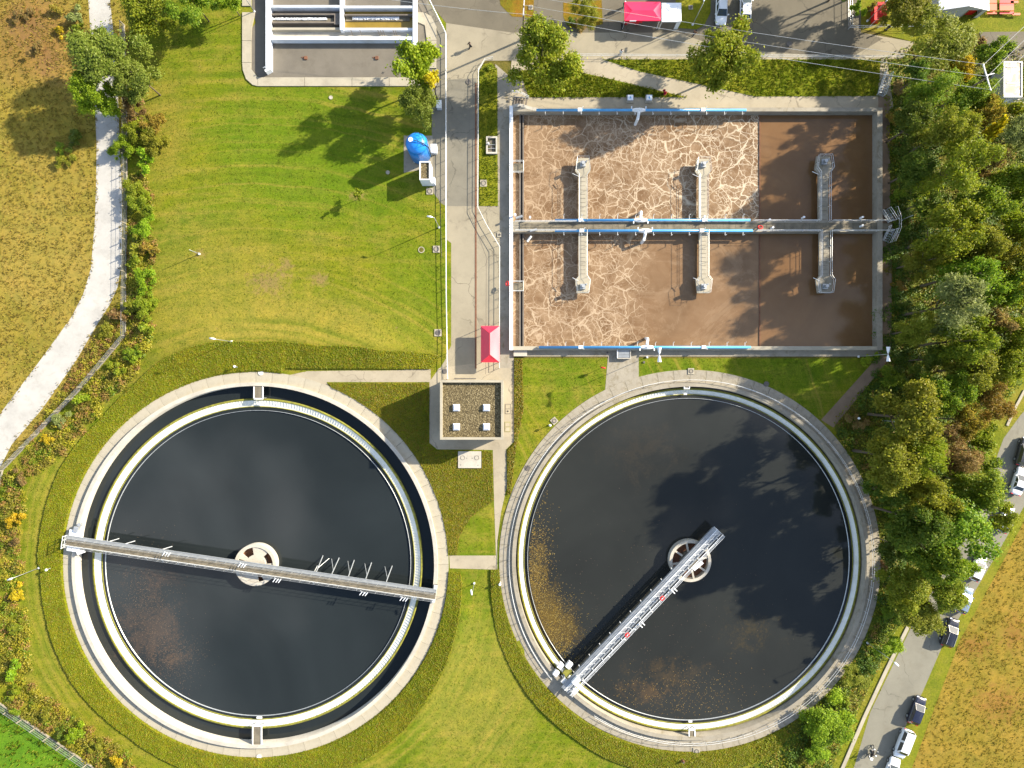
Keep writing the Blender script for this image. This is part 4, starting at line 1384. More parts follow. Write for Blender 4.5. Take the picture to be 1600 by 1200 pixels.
# ------------------------------------------------------------------ pump house
def pump_house():
    zt = 5.9
    a, b = W(687.5, 594, zt), W(786.5, 687, zt)
    cx, cy = (a.x + b.x) / 2, (a.y + b.y) / 2
    w, d = b.x - a.x, a.y - b.y
    t = thing('pump_house', 'square flat-roofed pump house with a gravel roof and pale parapet', 'pump house', (cx, cy, 0))
    MB().box((cx, cy, 2.55), (w - .1, d - .1, 5.2)).build('wall', M['wall'], t)
    MB().box((cx, cy, 5.25), (w - .7, d - .7, .2)).build('roof', M['gravel'], t)
    for s in (-1, 1):
        MB().box((cx, cy + s * (d / 2 - .17), 5.5), (w, .34, .8)).build('parapet', M['walk'], t)
        MB().box((cx + s * (w / 2 - .17), cy, 5.5), (.34, d - .69, .8)).build('parapet', M['walk'], t)
    for x, y in ((713, 637), (760, 637), (713, 667), (760, 667)):
        p = W(x, y, 5.7)
        k = MB().box((p.x, p.y, 5.47), (1.0, 1.0, .3)).build('skylight', M['white'], t)
        m = MB()
        vs = [(-.48, -.48, 5.62), (.48, -.48, 5.62), (.48, .48, 5.62), (-.48, .48, 5.62), (-.3, -.3, 5.84), (.3, -.3, 5.84), (.3, .3, 5.84), (-.3, .3, 5.84)]
        m.add([(p.x + u, p.y + v, z) for u, v, z in vs], [(0, 1, 5, 4), (1, 2, 6, 5), (2, 3, 7, 6), (3, 0, 4, 7), (4, 5, 6, 7)])
        m.build('dome', M['skylight'], k)
    p = W(735, 599, 5.5)
    MB().cyl((p.x, p.y), .12, 5.35, 5.7, 10).build('roof_outlet', M['iron'], t)
    MB().box((cx + .2, cy + d / 2 - .05 + .03, 1.25), (2.6, .1, 2.5)).build('door', M['steel'], t)
    for x in (-2.8, 3.0):
        f = MB().box((cx + x, cy + d / 2 - .05 + .03, 2.6), (1.3, .08, 1.0)).build('window', M['white'], t)
        MB().box((cx + x, cy + d / 2 - .05 + .08, 2.6), (1.1, .04, .8)).build('pane', M['glass'], f)
    p = W(727, 593)
    MB().box((p.x, p.y + .15, .04), (3.4, .12, .04)).build('door_drain', M['iron'], t)
pump_house()

def manhole(px, py, r, label, square=0.0, rz=0.0, z=.02, mat='walk', lid='iron', ringc=True, group='manholes'):
    p = W(px, py)
    z += terrain(p.x, p.y)
    t = thing('manhole', label, 'manhole', (p.x, p.y, z), rz, group)
    if square:
        MB().box((0, 0, .05), (square, square, .14)).build('frame', M[mat], t, local=True)
    else:
        MB().ring(r, r + .11, -.02, .07, (0, 0, 0), 24).build('frame', M['iron' if ringc else mat], t, local=True)
    MB().cyl((0, 0), r, -.02, (.145 if square else .055), 24).build('lid', M[lid], t, local=True)
    if square:
        MB().ring(r - .13, r, .13, .16, (0, 0, 0), 24).build('lid_ring', M['iron'], t, local=True)
    return t
manhole(684.5, 520, .42, 'square concrete manhole on the lawn nearest the red canopy', 1.1)
manhole(682, 389.5, .42, 'square concrete manhole with ring on the lawn below the short lamp post', 1.05, lid='walk2')
manhole(658.5, 390.5, .38, 'small round bare manhole sunk in the lawn left of a square one', 0, lid='base', ringc=False)
manhole(671.5, 299, .4, 'square concrete manhole below the white kiosk by the blue silo', 1.0, lid='walk2')
manhole(755.5, 286.5, .42, 'square concrete manhole on the narrow grass island by the lane', 1.05, lid='walk2')
manhole(866, 657.5, .36, 'tilted square manhole on the grass beside the right tank walkway', .95, R(40), lid='walk2')
manhole(824.5, 731, .3, 'round iron manhole in the left walkway of the right tank', 0, 0, .075)
manhole(1079.5, 580, .34, 'manhole in a pale square at the top of the right tank walkway', .95, 0, .06, 'walk', 'walk2')
manhole(1197, 600, .3, 'round iron manhole in the shaded upper right tank walkway', 0, 0, .075)
manhole(1088, 1173, .36, 'square manhole at the bottom of the right tank walkway', 1.05, 0, .06, 'walk', 'walk2')
manhole(408, 582.5, .34, 'white round cover at the top of the left tank walkway', 0, 0, .075, 'wall', 'white', False)
manhole(405.5, 1182, .34, 'white round cover at the bottom of the left tank walkway', 0, 0, .075, 'wall', 'white', False)
manhole(695, 580, .3, 'round iron manhole beside the white railing north of the pump house', 0)
manhole(1079, 12, .25, 'square white manhole on the grass island next to the white gazebo', .65, lid='iron')
manhole(829.5, 12, .25, 'square white manhole in the brown bed beside the wooden pole', .7, lid='iron')
manhole(732, 128, .3, 'round iron manhole in the lane at the edge of the grey patch', 0)
manhole(1233, 69, .3, 'round iron manhole in the shaded road right of the right-hand roadside tree', 0)
manhole(517, 152.5, .2, 'tiny round cover in the lawn below the grit chamber', 0, lid='wall', ringc=False)
manhole(606, 269.5, .2, 'tiny round cover in the shadow of the blue silo', 0, lid='walk', ringc=False)
manhole(1006, 566, .16, 'small black drain in the path south of the basin', .3, 0, .02, 'walk', 'dark')
manhole(949, 551, .16, 'small black drain in the strip along the south basin wall', .3, 0, .02, 'walk2', 'dark')
manhole(795, 158, .16, 'small black drain at the north west basin corner', .35, 0, .03, 'walk2', 'dark')
manhole(780.5, 367, .2, 'small black drain in a pale square on the railing bend by the lane', .7, 0, .02, 'walk', 'dark')

def slab_pad():
    p = W(734, 718)
    t = thing('concrete_pad', 'pale concrete pad with two round covers south of the pump house', 'concrete pad', (p.x, p.y, 0))
    MB().box((0, 0, .14), (3.6, 2.6, .3)).build('slab', M['wall'], t, local=True)
    for x in (-1.1, 1.1):
        MB().ring(.3, .36, .28, .32, (x, .3, 0), 24).build('cover_ring', M['iron'], t, local=True)
        MB().cyl((x, .3), .3, .28, .305, 24).build('cover', M['wall'], t, local=True)
    for x, y in ((-.45, .25), (.4, .25), (-1.4, -.8), (1.3, -.85)):
        MB().cyl((x, y), .06, .28, .31, 8).build('lifting_eye', M['dark'], t, local=True)
slab_pad()
for px, py, lab, d in ((793.5, 639, 'flat hatch with a dark knob east of the pump house', 1), (793, 667, 'plain two-part flat hatch east of the pump house', 0)):
    p = W(px, py)
    t = thing('hatch', lab, 'hatch', (p.x, p.y, .014), 0, 'hatches by the pump house')
    MB().box((0, 0, .02), (.85, 1.55, .05)).build('frame', M['olive' if not d else 'iron'], t, local=True)
    for s in (-1, 1):
        MB().box((0, s * .37, .045), (.72, .66, .05)).build('leaf', M['path'], t, local=True)
    if d:
        MB().cyl((0, -.35), .13, .06, .13, 10).build('knob', M['dark'], t, local=True)

# square inspection chamber on the grass island
def chamber():
    p = W(768.5, 228)
    t = thing('inspection_chamber', 'open concrete inspection chamber with a pale rim on the grass island', 'inspection chamber', (p.x, p.y, 0))
    for s in (-1, 1):
        MB().box((0, s * 1.22, .2), (1.75, .26, .5)).build('rim', M['wall'], t, local=True)
        MB().box((s * .75, 0, .2), (.25, 2.17, .5)).build('rim', M['wall'], t, local=True)
    MB().box((0, 0, .07), (1.26, 2.2, .06)).build('floor', M['walldk'], t, local=True)
    for y in (-.5, .1):
        MB().box((0, y, .3), (1.24, .06, .06)).build('bar', M['galv'], t, local=True)
    MB().cyl((-.5, .2), .12, .1, .75, 10).build('valve', M['white'], t, local=True)
chamber()
for px, py, lab in ((985, 152.5, 'white pump box with a grey mark on the bank path, left of a pair'), (1014.5, 152.5, 'white pump box with a grey mark on the bank path, right of a pair')):
    p = W(px, py, .5)
    t = thing('pump_box', lab, 'box', (p.x, p.y, .02), 0, 'white pump boxes')
    MB().box((0, -.05, .08), (1.15, 1.25, .16)).build('plinth', M['walk'], t, local=True)
    MB().box((0, 0, .36), (.85, .8, .4)).build('housing', M['white'], t, local=True)
    m = MB().box((0, 0, .565), (.1, .32, .01)).box((.0, .02, .5655), (.24, .08, .012)).box((.06, -.1, .566), (.08, .1, .012))
    m.build('mark', M['bluepipe'], t, local=True)

def south_box():
    p = W(975, 552, .6)
    t = thing('sampling_box', 'grey lidded box with pale rim against the south basin wall', 'box', (p.x, p.y, 0))
    MB().box((0, 0, .3), (2.0, 1.5, .6)).build('housing', M['walk2'], t, local=True)
    for k in range(3):
        MB().box((0, .5 - k * .48, .62 + .01 * k), (1.7, .45, .05)).build('lid', M['steel'], t, local=True)
    MB().box((0, -.8, .36), (2.1, .12, .72)).build('rim', M['wall'], t, local=True)
    for s in (-1, 1):
        MB().box((s * 1.0, .02, .36), (.12, 1.5, .72)).build('rim', M['white' if s < 0 else 'wall'], t, local=True)
    q = W(807, 549, .3)
    t2 = thing('manifold_box', 'pale low box at the south west corner of the basin', 'box', (q.x, q.y, 0))
    MB().box((.6, 0, .2), (2.1, 1.5, .4)).build('housing', M['wall'], t2, local=True)
    for k in range(7):
        MB().box((-.3 + k * .3, .68, .42), (.1, .16, .08)).build('rib', M['white'], t2, local=True)
south_box()

# ------------------------------------------------------------------ blue silo and white kiosk
def silo():
    p = W(658, 242)
    t = thing('silo', 'bright blue cylindrical dosing silo with domed top', 'silo', (p.x, p.y, 0))
    r = 1.62
    MB().lathe([(r * .8, .35), (r, .4), (r, 4.9), (r * .985, 4.95), (r, 5.0), (r * .93, 5.35), (r * .7, 5.75), (r * .35, 5.98), (0, 6.05)], (p.x, p.y, 0), 40).build('shell', M['blue'], t, True)
    MB().lathe([(r + .03, 4.78), (r + .05, 4.86), (r + .03, 4.94)], (p.x, p.y, 0), 40).build('band', M['blue'], t)
    for a in (.8, 2.4, 4.0, 5.5):
        MB().beam((p.x + 1.5 * math.cos(a), p.y + 1.5 * math.sin(a), .03), (p.x + 1.5 * math.cos(a), p.y + 1.5 * math.sin(a), .6), .2, .2).build('leg', M['white'], t)
    MB().cyl((p.x - .75, p.y + .25), .34, 5.65, 6.05, 20).build('hatch', M['skylight'], t)
    m = MB()
    for a in np.linspace(-.5, 1.6, 5):
        m.tube([(p.x + 1.2 * math.cos(a), p.y + 1.2 * math.sin(a), 5.5), (p.x + 1.2 * math.cos(a), p.y + 1.2 * math.sin(a), 6.5)], .03, 5)
    m.tube([(p.x + 1.2 * math.cos(a), p.y + 1.2 * math.sin(a), 6.5) for a in np.linspace(-.5, 1.6, 9)], .03, 5)
    m.tube([(p.x + 1.2 * math.cos(a), p.y + 1.2 * math.sin(a), 6.05) for a in np.linspace(-.5, 1.6, 9)], .025, 5)
    m.build('top_railing', M['dark'], t)
    MB().tube([(p.x - .3, p.y + .1, 6.2), (p.x + .4, p.y - .1, 6.25), (p.x + 1.3, p.y - .4, 5.8), (p.x + 1.72, p.y - .5, 4.8), (p.x + 1.72, p.y - .5, .5)], .06, 6).build('fill_pipe', M['dark'], t)
    m = MB()
    for s in (-.2, .2):
        m.beam((p.x + 1.74, p.y - .1 + s, .3), (p.x + 1.74, p.y - .1 + s, 6.3), .05, .05)
    for k in range(18):
        m.beam((p.x + 1.74, p.y - .3, .5 + k * .32), (p.x + 1.74, p.y + .1, .5 + k * .32), .03, .03)
    m.build('ladder', M['galv'], t)
    q = W(653, 240)
    sheet('silo_slab', [(631, 212), (676, 212), (676, 262), (631, 270)], .026, M['walk2'])
silo()
def kiosk():
    zt = 3.2
    a, b = W(655.6, 252, zt), W(672, 281, zt)
    cx, cy, w, d = (a.x + b.x) / 2, (a.y + b.y) / 2, b.x - a.x, a.y - b.y
    t = thing('kiosk', 'narrow white technical kiosk with a gravel roof beside the blue silo', 'kiosk', (cx, cy, 0))
    MB().box((cx, cy, 1.45), (w, d, 2.9)).build('wall', M['white'], t)
    MB().box((cx, cy, 2.93), (w - .3, d - .3, .1)).build('roof', M['gravel'], t)
    for s in (-1, 1):
        MB().box((cx, cy + s * (d / 2 - .07), 3.05), (w + .02, .16, .34)).build('parapet', M['white'], t)
        MB().box((cx + s * (w / 2 - .07), cy, 3.05), (.16, d - .31, .34)).build('parapet', M['white'], t)
    MB().box((cx, cy - d / 2 - .02, 1.2), (.95, .06, 2.1)).build('door', M['whitew'], t)
    MB().box((cx + w / 2 + .25, cy - d / 2 + .5, .7), (.5, .9, 1.4)).build('meter_cabinet', M['white'], t)
    q = W(678, 232, 1.0)
    t2 = thing('cabinet', 'small white control cabinet on the east side of the blue silo', 'cabinet', (q.x, q.y, 0))
    MB().box((0, 0, .55), (.85, 1.2, 1.1)).build('housing', M['white'], t2, local=True)
    MB().box((0, 0, 1.12), (.95, 1.3, .06)).build('lid', M['skylight'], t2, local=True)
    MB().box((.44, 0, .55), (.03, 1.0, .9)).build('door', M['whitew'], t2, local=True)
    q = W(686, 163, .9)
    t3 = thing('cabinet', 'small grey cabinet half under the tree at the lane edge', 'cabinet', (q.x, q.y, 0))
    MB().box((0, 0, .5), (.7, 1.1, 1.0)).build('housing', M['tentgrey'], t3, local=True)
    MB().box((0, 0, 1.03), (.8, 1.2, .06)).build('lid', M['white'], t3, local=True)
kiosk()

# ------------------------------------------------------------------ white railings along the roads, drains, kerbs
railing([W(a, b) for a, b in ((668, -4), (680, 20), (693, 46), (697.5, 56), (697.5, 330), (698, 460), (700, 592))], 1.0, 2.0, None, .042, 'white', 'long white two-bar railing along the west side of the lane', rails=(1.0, .55))
railing([W(a, b) for a, b in ((770, 93), (758, 96), (748, 112), (747, 326), (760, 352), (781, 387), (780.5, 575))], 1.0, 2.4, None, .035, 'rail', 'white two-bar railing round the grass island and along the east side of the lane', rails=(1.0, .55))
railing([W(a, b) for a, b in ((893, 89), (1150, 90.5), (1408, 91.5))], 1.0, 2.3, None, .028, 'rail', 'pale railing along the road above the grass bank', rails=(1.0, .55))
railing([W(a, b) for a, b in ((1325, 46), (1440, 44))], 1.1, 2.5, None, .03, 'rail', 'thin railing in front of the red stall at the top', rails=(1.0, .55))
railing([W(a, b) for a, b in ((1325, -30), (1326, 44))], 1.3, 2.5, None, .03, 'galv', 'thin grey fence at the right end of the parking area', 'fence', rails=(1.0, .5, .1))
def strip(name, pts, w, z0, z1, mat, label, cat, seg=2.0):
    P = G(pts)
    t = thing(name, label, cat, (P[0].x, P[0].y, 0))
    for i in range(len(P) - 1):
        L = (P[i + 1] - P[i]).length
        n = max(1, round(L / seg))
        for k in range(n):
            a, b = P[i].lerp(P[i + 1], k / n + .006 / L), P[i].lerp(P[i + 1], (k + 1) / n - .006 / L)
            MB().beam(a + Vector((0, 0, (z0 + z1) / 2)), b + Vector((0, 0, (z0 + z1) / 2)), w, z1 - z0).build('segment', M[mat], t)
strip('drain_channel', [(743.5, 130), (743.5, 576)], .24, 0, .05, 'rust', 'long rust-brown drain channel down the east side of the lane', 'drain')
strip('gutter', [(1418, 979), (1385, 1045), (1350, 1120), (1317, 1197), (1290, 1260)], .55, 0, .16, 'walk', 'pale concrete gutter along the left side of the country road', 'gutter')
strip('gutter', [(1573, 665), (1584, 640), (1600, 610)], .4, 0, .16, 'walk', 'short pale concrete gutter near the road at the right edge', 'gutter')
for pts in ([(680, 290), (688, 320), (692, 470)], [(733, 125), (733, 330), (760, 402), (759, 585)]):  # dark lines; the bent eastern one paints the railing's shadow on the lane
    P = G(pts)
    m = MB()
    for i in range(len(P) - 1):
        m.beam(P[i] + Vector((0, 0, .012)), P[i + 1] + Vector((0, 0, .012)), .05, .02)
    m.build('joint_and_rail_shadow', M['walldk'], None, kind='structure')
# ------------------------------------------------------------------ canopies, tents, benches
def canopy(name, label, cat, x0, y0, x1, y1, ze, rise, mat, valance=.25, hip=.4, legs=True, legmat='white', rows=None, ridge='y'):
    a, b = W(x0, y0, ze), W(x1, y1, ze)
    cx, cy, w, d = (a.x + b.x) / 2, (a.y + b.y) / 2, b.x - a.x, a.y - b.y
    t = thing(name, label, cat, (cx, cy, 0))
    X, Y = w / 2, d / 2
    if ridge == 'y':
        r = Y - X * hip * 2
        rp = [(0, -r), (0, r)]
        tri = [((-X, -Y), (X, -Y), 0), ((X, Y), (-X, Y), 1)]
        quad = [((X, -Y), (X, Y), (0, 1)), ((-X, Y), (-X, -Y), (1, 0))]
    else:
        r = X - Y * hip * 2
        rp = [(-r, 0), (r, 0)]
        tri = [((-X, Y), (-X, -Y), 0), ((X, -Y), (X, Y), 1)]
        quad = [((-X, -Y), (X, -Y), (0, 1)), ((X, Y), (-X, Y), (1, 0))]
    N = 8
    def panel(p, q, r0, r1):
        m = MB()
        vs = []
        for i in range(N + 1):
            for j in range(N + 1):
                s, u = i / N, j / N
                lo = Vector((p[0] + (q[0] - p[0]) * s, p[1] + (q[1] - p[1]) * s, ze))
                hi = Vector((r0[0] + (r1[0] - r0[0]) * s, r0[1] + (r1[1] - r0[1]) * s, ze + rise))
                v = lo.lerp(hi, u)
                v.z -= .06 * math.sin(math.pi * u) * math.sin(math.pi * s)
                vs.append(v)
        m.add(vs, [(i * (N + 1) + j, (i + 1) * (N + 1) + j, (i + 1) * (N + 1) + j + 1, i * (N + 1) + j + 1) for i in range(N) for j in range(N)])
        m.build('roof_panel', M[mat], t, True, local=True)
    for p, q, k in tri:
        panel(p, q, rp[k], rp[k])
    for p, q, (k0, k1) in quad:
        panel(p, q, rp[k1] if False else (rp[0] if k0 == 0 else rp[1]), (rp[1] if k1 == 1 else rp[0]))
    for p, q in (((-X, -Y), (X, -Y)), ((X, -Y), (X, Y)), ((X, Y), (-X, Y)), ((-X, Y), (-X, -Y))):
        MB().beam((p[0], p[1], ze - valance / 2), (q[0], q[1], ze - valance / 2), .02, valance).build('valance', M[mat], t, local=True)
    if legs:
        for sx in (-1, 1):
            for sy in (-1, 1):
                MB().beam((sx * (X - .08), sy * (Y - .08), 0), (sx * (X - .08), sy * (Y - .08), ze), .07, .07).build('leg', M[legmat], t, local=True)
    return t, X, Y
canopy('canopy', 'glossy red hipped canopy standing on the lane north of the pump house', 'canopy', 751.5, 509.5, 780.5, 566, 2.4, .85, 'tentred')
t, X, Y = canopy('canopy', 'bright red flat-topped festival canopy at the parking area edge', 'canopy', 976, 3, 1032, 32, 2.5, .25, 'tentpink', ridge='x')
for k in range(6):
    MB().box((-X + .5 + k * .42, -Y - .05, 2.12), (.34, .05, .3)).build('bunting', M['red'], t, local=True)
MB().box((-X + 1.25, -Y - .1, 2.5), (1.0, .04, .28)).build('banner', M['white'], t, local=True)
MB().box((-X + 1.4, -Y + .7, .95), (2.2, .7, .08)).beam((-X + .5, -Y + .7, 0), (-X + .5, -Y + .7, .95), .1, .5).beam((-X + 2.3, -Y + .7, 0), (-X + 2.3, -Y + .7, .95), .1, .5).build('counter', M['red'], t, local=True)
t, X, Y = canopy('canopy', 'square white canopy beside the red festival canopy', 'canopy', 1034, 4.5, 1064.5, 33.5, 2.5, .3, 'tentwhite', ridge='x', hip=.45)
MB().box((X - .3, -Y + .1, 1.1), (.6, .04, 2.2)).build('side_sheet', M['tentwhite'], t, local=True)

def marquee():
    x0, x1, yf = W(1453, 0).x, W(1527, 0).x, W(0, 28).y
    cx = (x0 + x1) / 2
    t = thing('marquee', 'large white gabled marquee with front painted shade-grey at the top right', 'marquee', (cx, yf, 0))
    w, dep = x1 - x0, 10.0
    X = w / 2
    for s in (-1, 1):
        m = MB()
        vs, N = [], 12
        for i in range(N + 1):
            for j in range(5):
                y, u = dep * i / N - .2, j / 4
                vs.append((s * (X + .15) * (1 - u), y, 2.45 + 1.25 * u - .05 * math.sin(math.pi * (i % 3) / 3)))
        m.add(vs, [(i * 5 + j, (i + 1) * 5 + j, (i + 1) * 5 + j + 1, i * 5 + j + 1) for i in range(N) for j in range(4)])
        m.build('roof_panel', M['tentwhite'], t, True, local=True)
        MB().box((s * X, dep / 2, 1.2), (.04, dep, 2.4)).build('side_wall', M['tentgrey'], t, local=True)
    m = MB()
    m.add([(-X, 0, 0), (X * .25, 0, 0), (X * .25, 0, 2.2), (X * .8, 0, 2.2), (X * .8, 0, 0), (X, 0, 0), (X, 0, 2.42), (0, 0, 3.66), (-X, 0, 2.42)], [(0, 1, 2, 7, 8), (2, 3, 6, 7), (3, 4, 5, 6)])
    m.build('front_wall', M['tentgrey'], t, local=True)  # white marquee cloth, its shade put into the grey colour
    MB().box((X * .52, .5, .9), (X * .5, .05, 1.8)).build('curtain', M['red'], t, local=True)
    for s in (.25, .8):
        MB().beam((X * s, -.05, 0), (X * s, -.05, 2.2), .08, .08).build('pole', M['wood'], t, local=True)
marquee()
def beer_set():
    def plank(px, py, w, d, h, label, name, mat):
        p = W(px, py, h)
        t = thing(name, label, name.replace('_', ' '), (p.x, p.y, 0), 0, 'orange benches and tables')
        MB().box((0, 0, h), (w, d, .05)).build('top', M[mat], t, local=True)
        for s in (-1, 1):
            m = MB()
            for q in (-1, 1):
                m.beam((s * w * .38, q * d * .4, 0), (s * w * .38, q * d * .3, h - .03), .04, .04)
            m.build('leg', M['dark'], t, local=True)
    rows = ((2, 'bench', .55, .46), (7.5, 'bench', .35, .46), (12.5, 'table', .75, .76), (20, 'bench', .38, .46))
    names = ('topmost', 'second from the top', 'the wide table', 'lowest')
    for (py, k, d, h), n in zip(rows, names):
        for px, w, side in ((1550, 1.5, 'left'), (1573, 2.2, 'right')):
            lab = (f'orange beer table in the {side} column east of the marquee' if k == 'table' else f'orange bench, {n} in the {side} column east of the marquee')
            plank(px, py, w, d, h, lab, k, 'orange' if side == 'left' or k == 'table' else 'red')
    for px, py, lab in ((1563, 3, 'upper'), (1566, 22, 'lower')):
        plank(px + 22, py, 1.2, .35, .46, f'short orange bench at the far right of the beer tables, {lab} one', 'bench', 'orange')
beer_set()
def stall():
    p = W(1378, 17, 2.2)
    t = thing('stall', 'small red stall under a white lamp at the top edge', 'stall', (p.x, p.y, 0))
    MB().box((0, .3, .55), (1.1, 2.2, 1.1)).build('counter', M['red'], t, local=True)
    m = MB()
    m.add([(-.75, -1.3, 2.2), (.75, -1.3, 2.2), (.75, 1.3, 2.4), (-.75, 1.3, 2.4)], [(0, 1, 2, 3)])
    m.build('awning', M['red'], t, local=True)
    for s in (-1, 1):
        for q in (-1, 1):
            MB().beam((s * .7, q * 1.2, 0), (s * .7, q * 1.2, 2.3), .05, .05).build('leg', M['white'], t, local=True)
    p = W(1386, 17)
    t = thing('sign_board', 'small white notice board right of the red stall', 'sign', (p.x, p.y, 0), .2)
    MB().box((0, 0, 1.2), (.8, .06, .6)).build('board', M['white'], t, local=True)
    for s in (-.35, .35):
        MB().beam((s, 0, 0), (s, 0, 1.2), .05, .05).build('leg', M['galv'], t, local=True)
stall()

def streak_roof():
    m, nt, b = mat_new('roof_sheen_streaks')
    v = coord(nt)
    f = noise(nt, mapping(nt, v, (.5, .35, 1), (0, 0, 0), (0, 0, .5)), 1.0, 6, .6, 1.5)
    nt.links.new(ramp(nt, f, [(.3, (.14, .105, .075)), (.48, (.21, .165, .125)), (.56, (.38, .35, .31)), (.64, (.16, .12, .085))]), b.inputs['Base Color'])  # pale streaks paint reflections into the roof colour
    b.inputs['Roughness'].default_value = .45
    b.inputs['Metallic'].default_value = .3
    return m
M['streak'] = streak_roof()
def cabin():
    z = 2.9
    a, b = W(1568, 96, z), W(1597, 152, z)
    cx, cy, w, d = (a.x + b.x) / 2, (a.y + b.y) / 2, b.x - a.x, a.y - b.y
    t = thing('site_cabin', 'grey site cabin with white roof rim beside the power pole', 'cabin', (cx, cy, 0))
    MB().box((0, 0, 1.4), (w - .06, d - .06, 2.8)).build('wall', M['tentgrey'], t, local=True)
    MB().box((0, 0, 2.83), (w - .3, d - .3, .06)).build('roof', M['streak'], t, local=True)
    for s in (-1, 1):
        MB().box((0, s * (d / 2 - .08), 2.86), (w, .16, .2)).build('roof_rim', M['white'], t, local=True)
        MB().box((s * (w / 2 - .08), 0, 2.86), (.16, d - .33, .2)).build('roof_rim', M['white'], t, local=True)
    for y in (1.9, -.6):
        MB().box((-.1, y, 2.9), (1.7, .12, .08)).build('roof_bar', M['white'], t, local=True)
    MB().box((0, -d / 2 - .01, 1.1), (.9, .05, 2.0)).build('door', M['white'], t, local=True)
    q = W(1593, 160)
    t2 = thing('step_slab', 'white slab at the south end of the grey site cabin', 'slab', (q.x, q.y, 0))
    MB().box((0, 0, .08), (1.9, 1.2, .16)).build('slab', M['wall'], t2, local=True)
    MB().box((0, .42, .22), (1.0, .35, .12)).build('step', M['wall'], t2, local=True)
cabin()

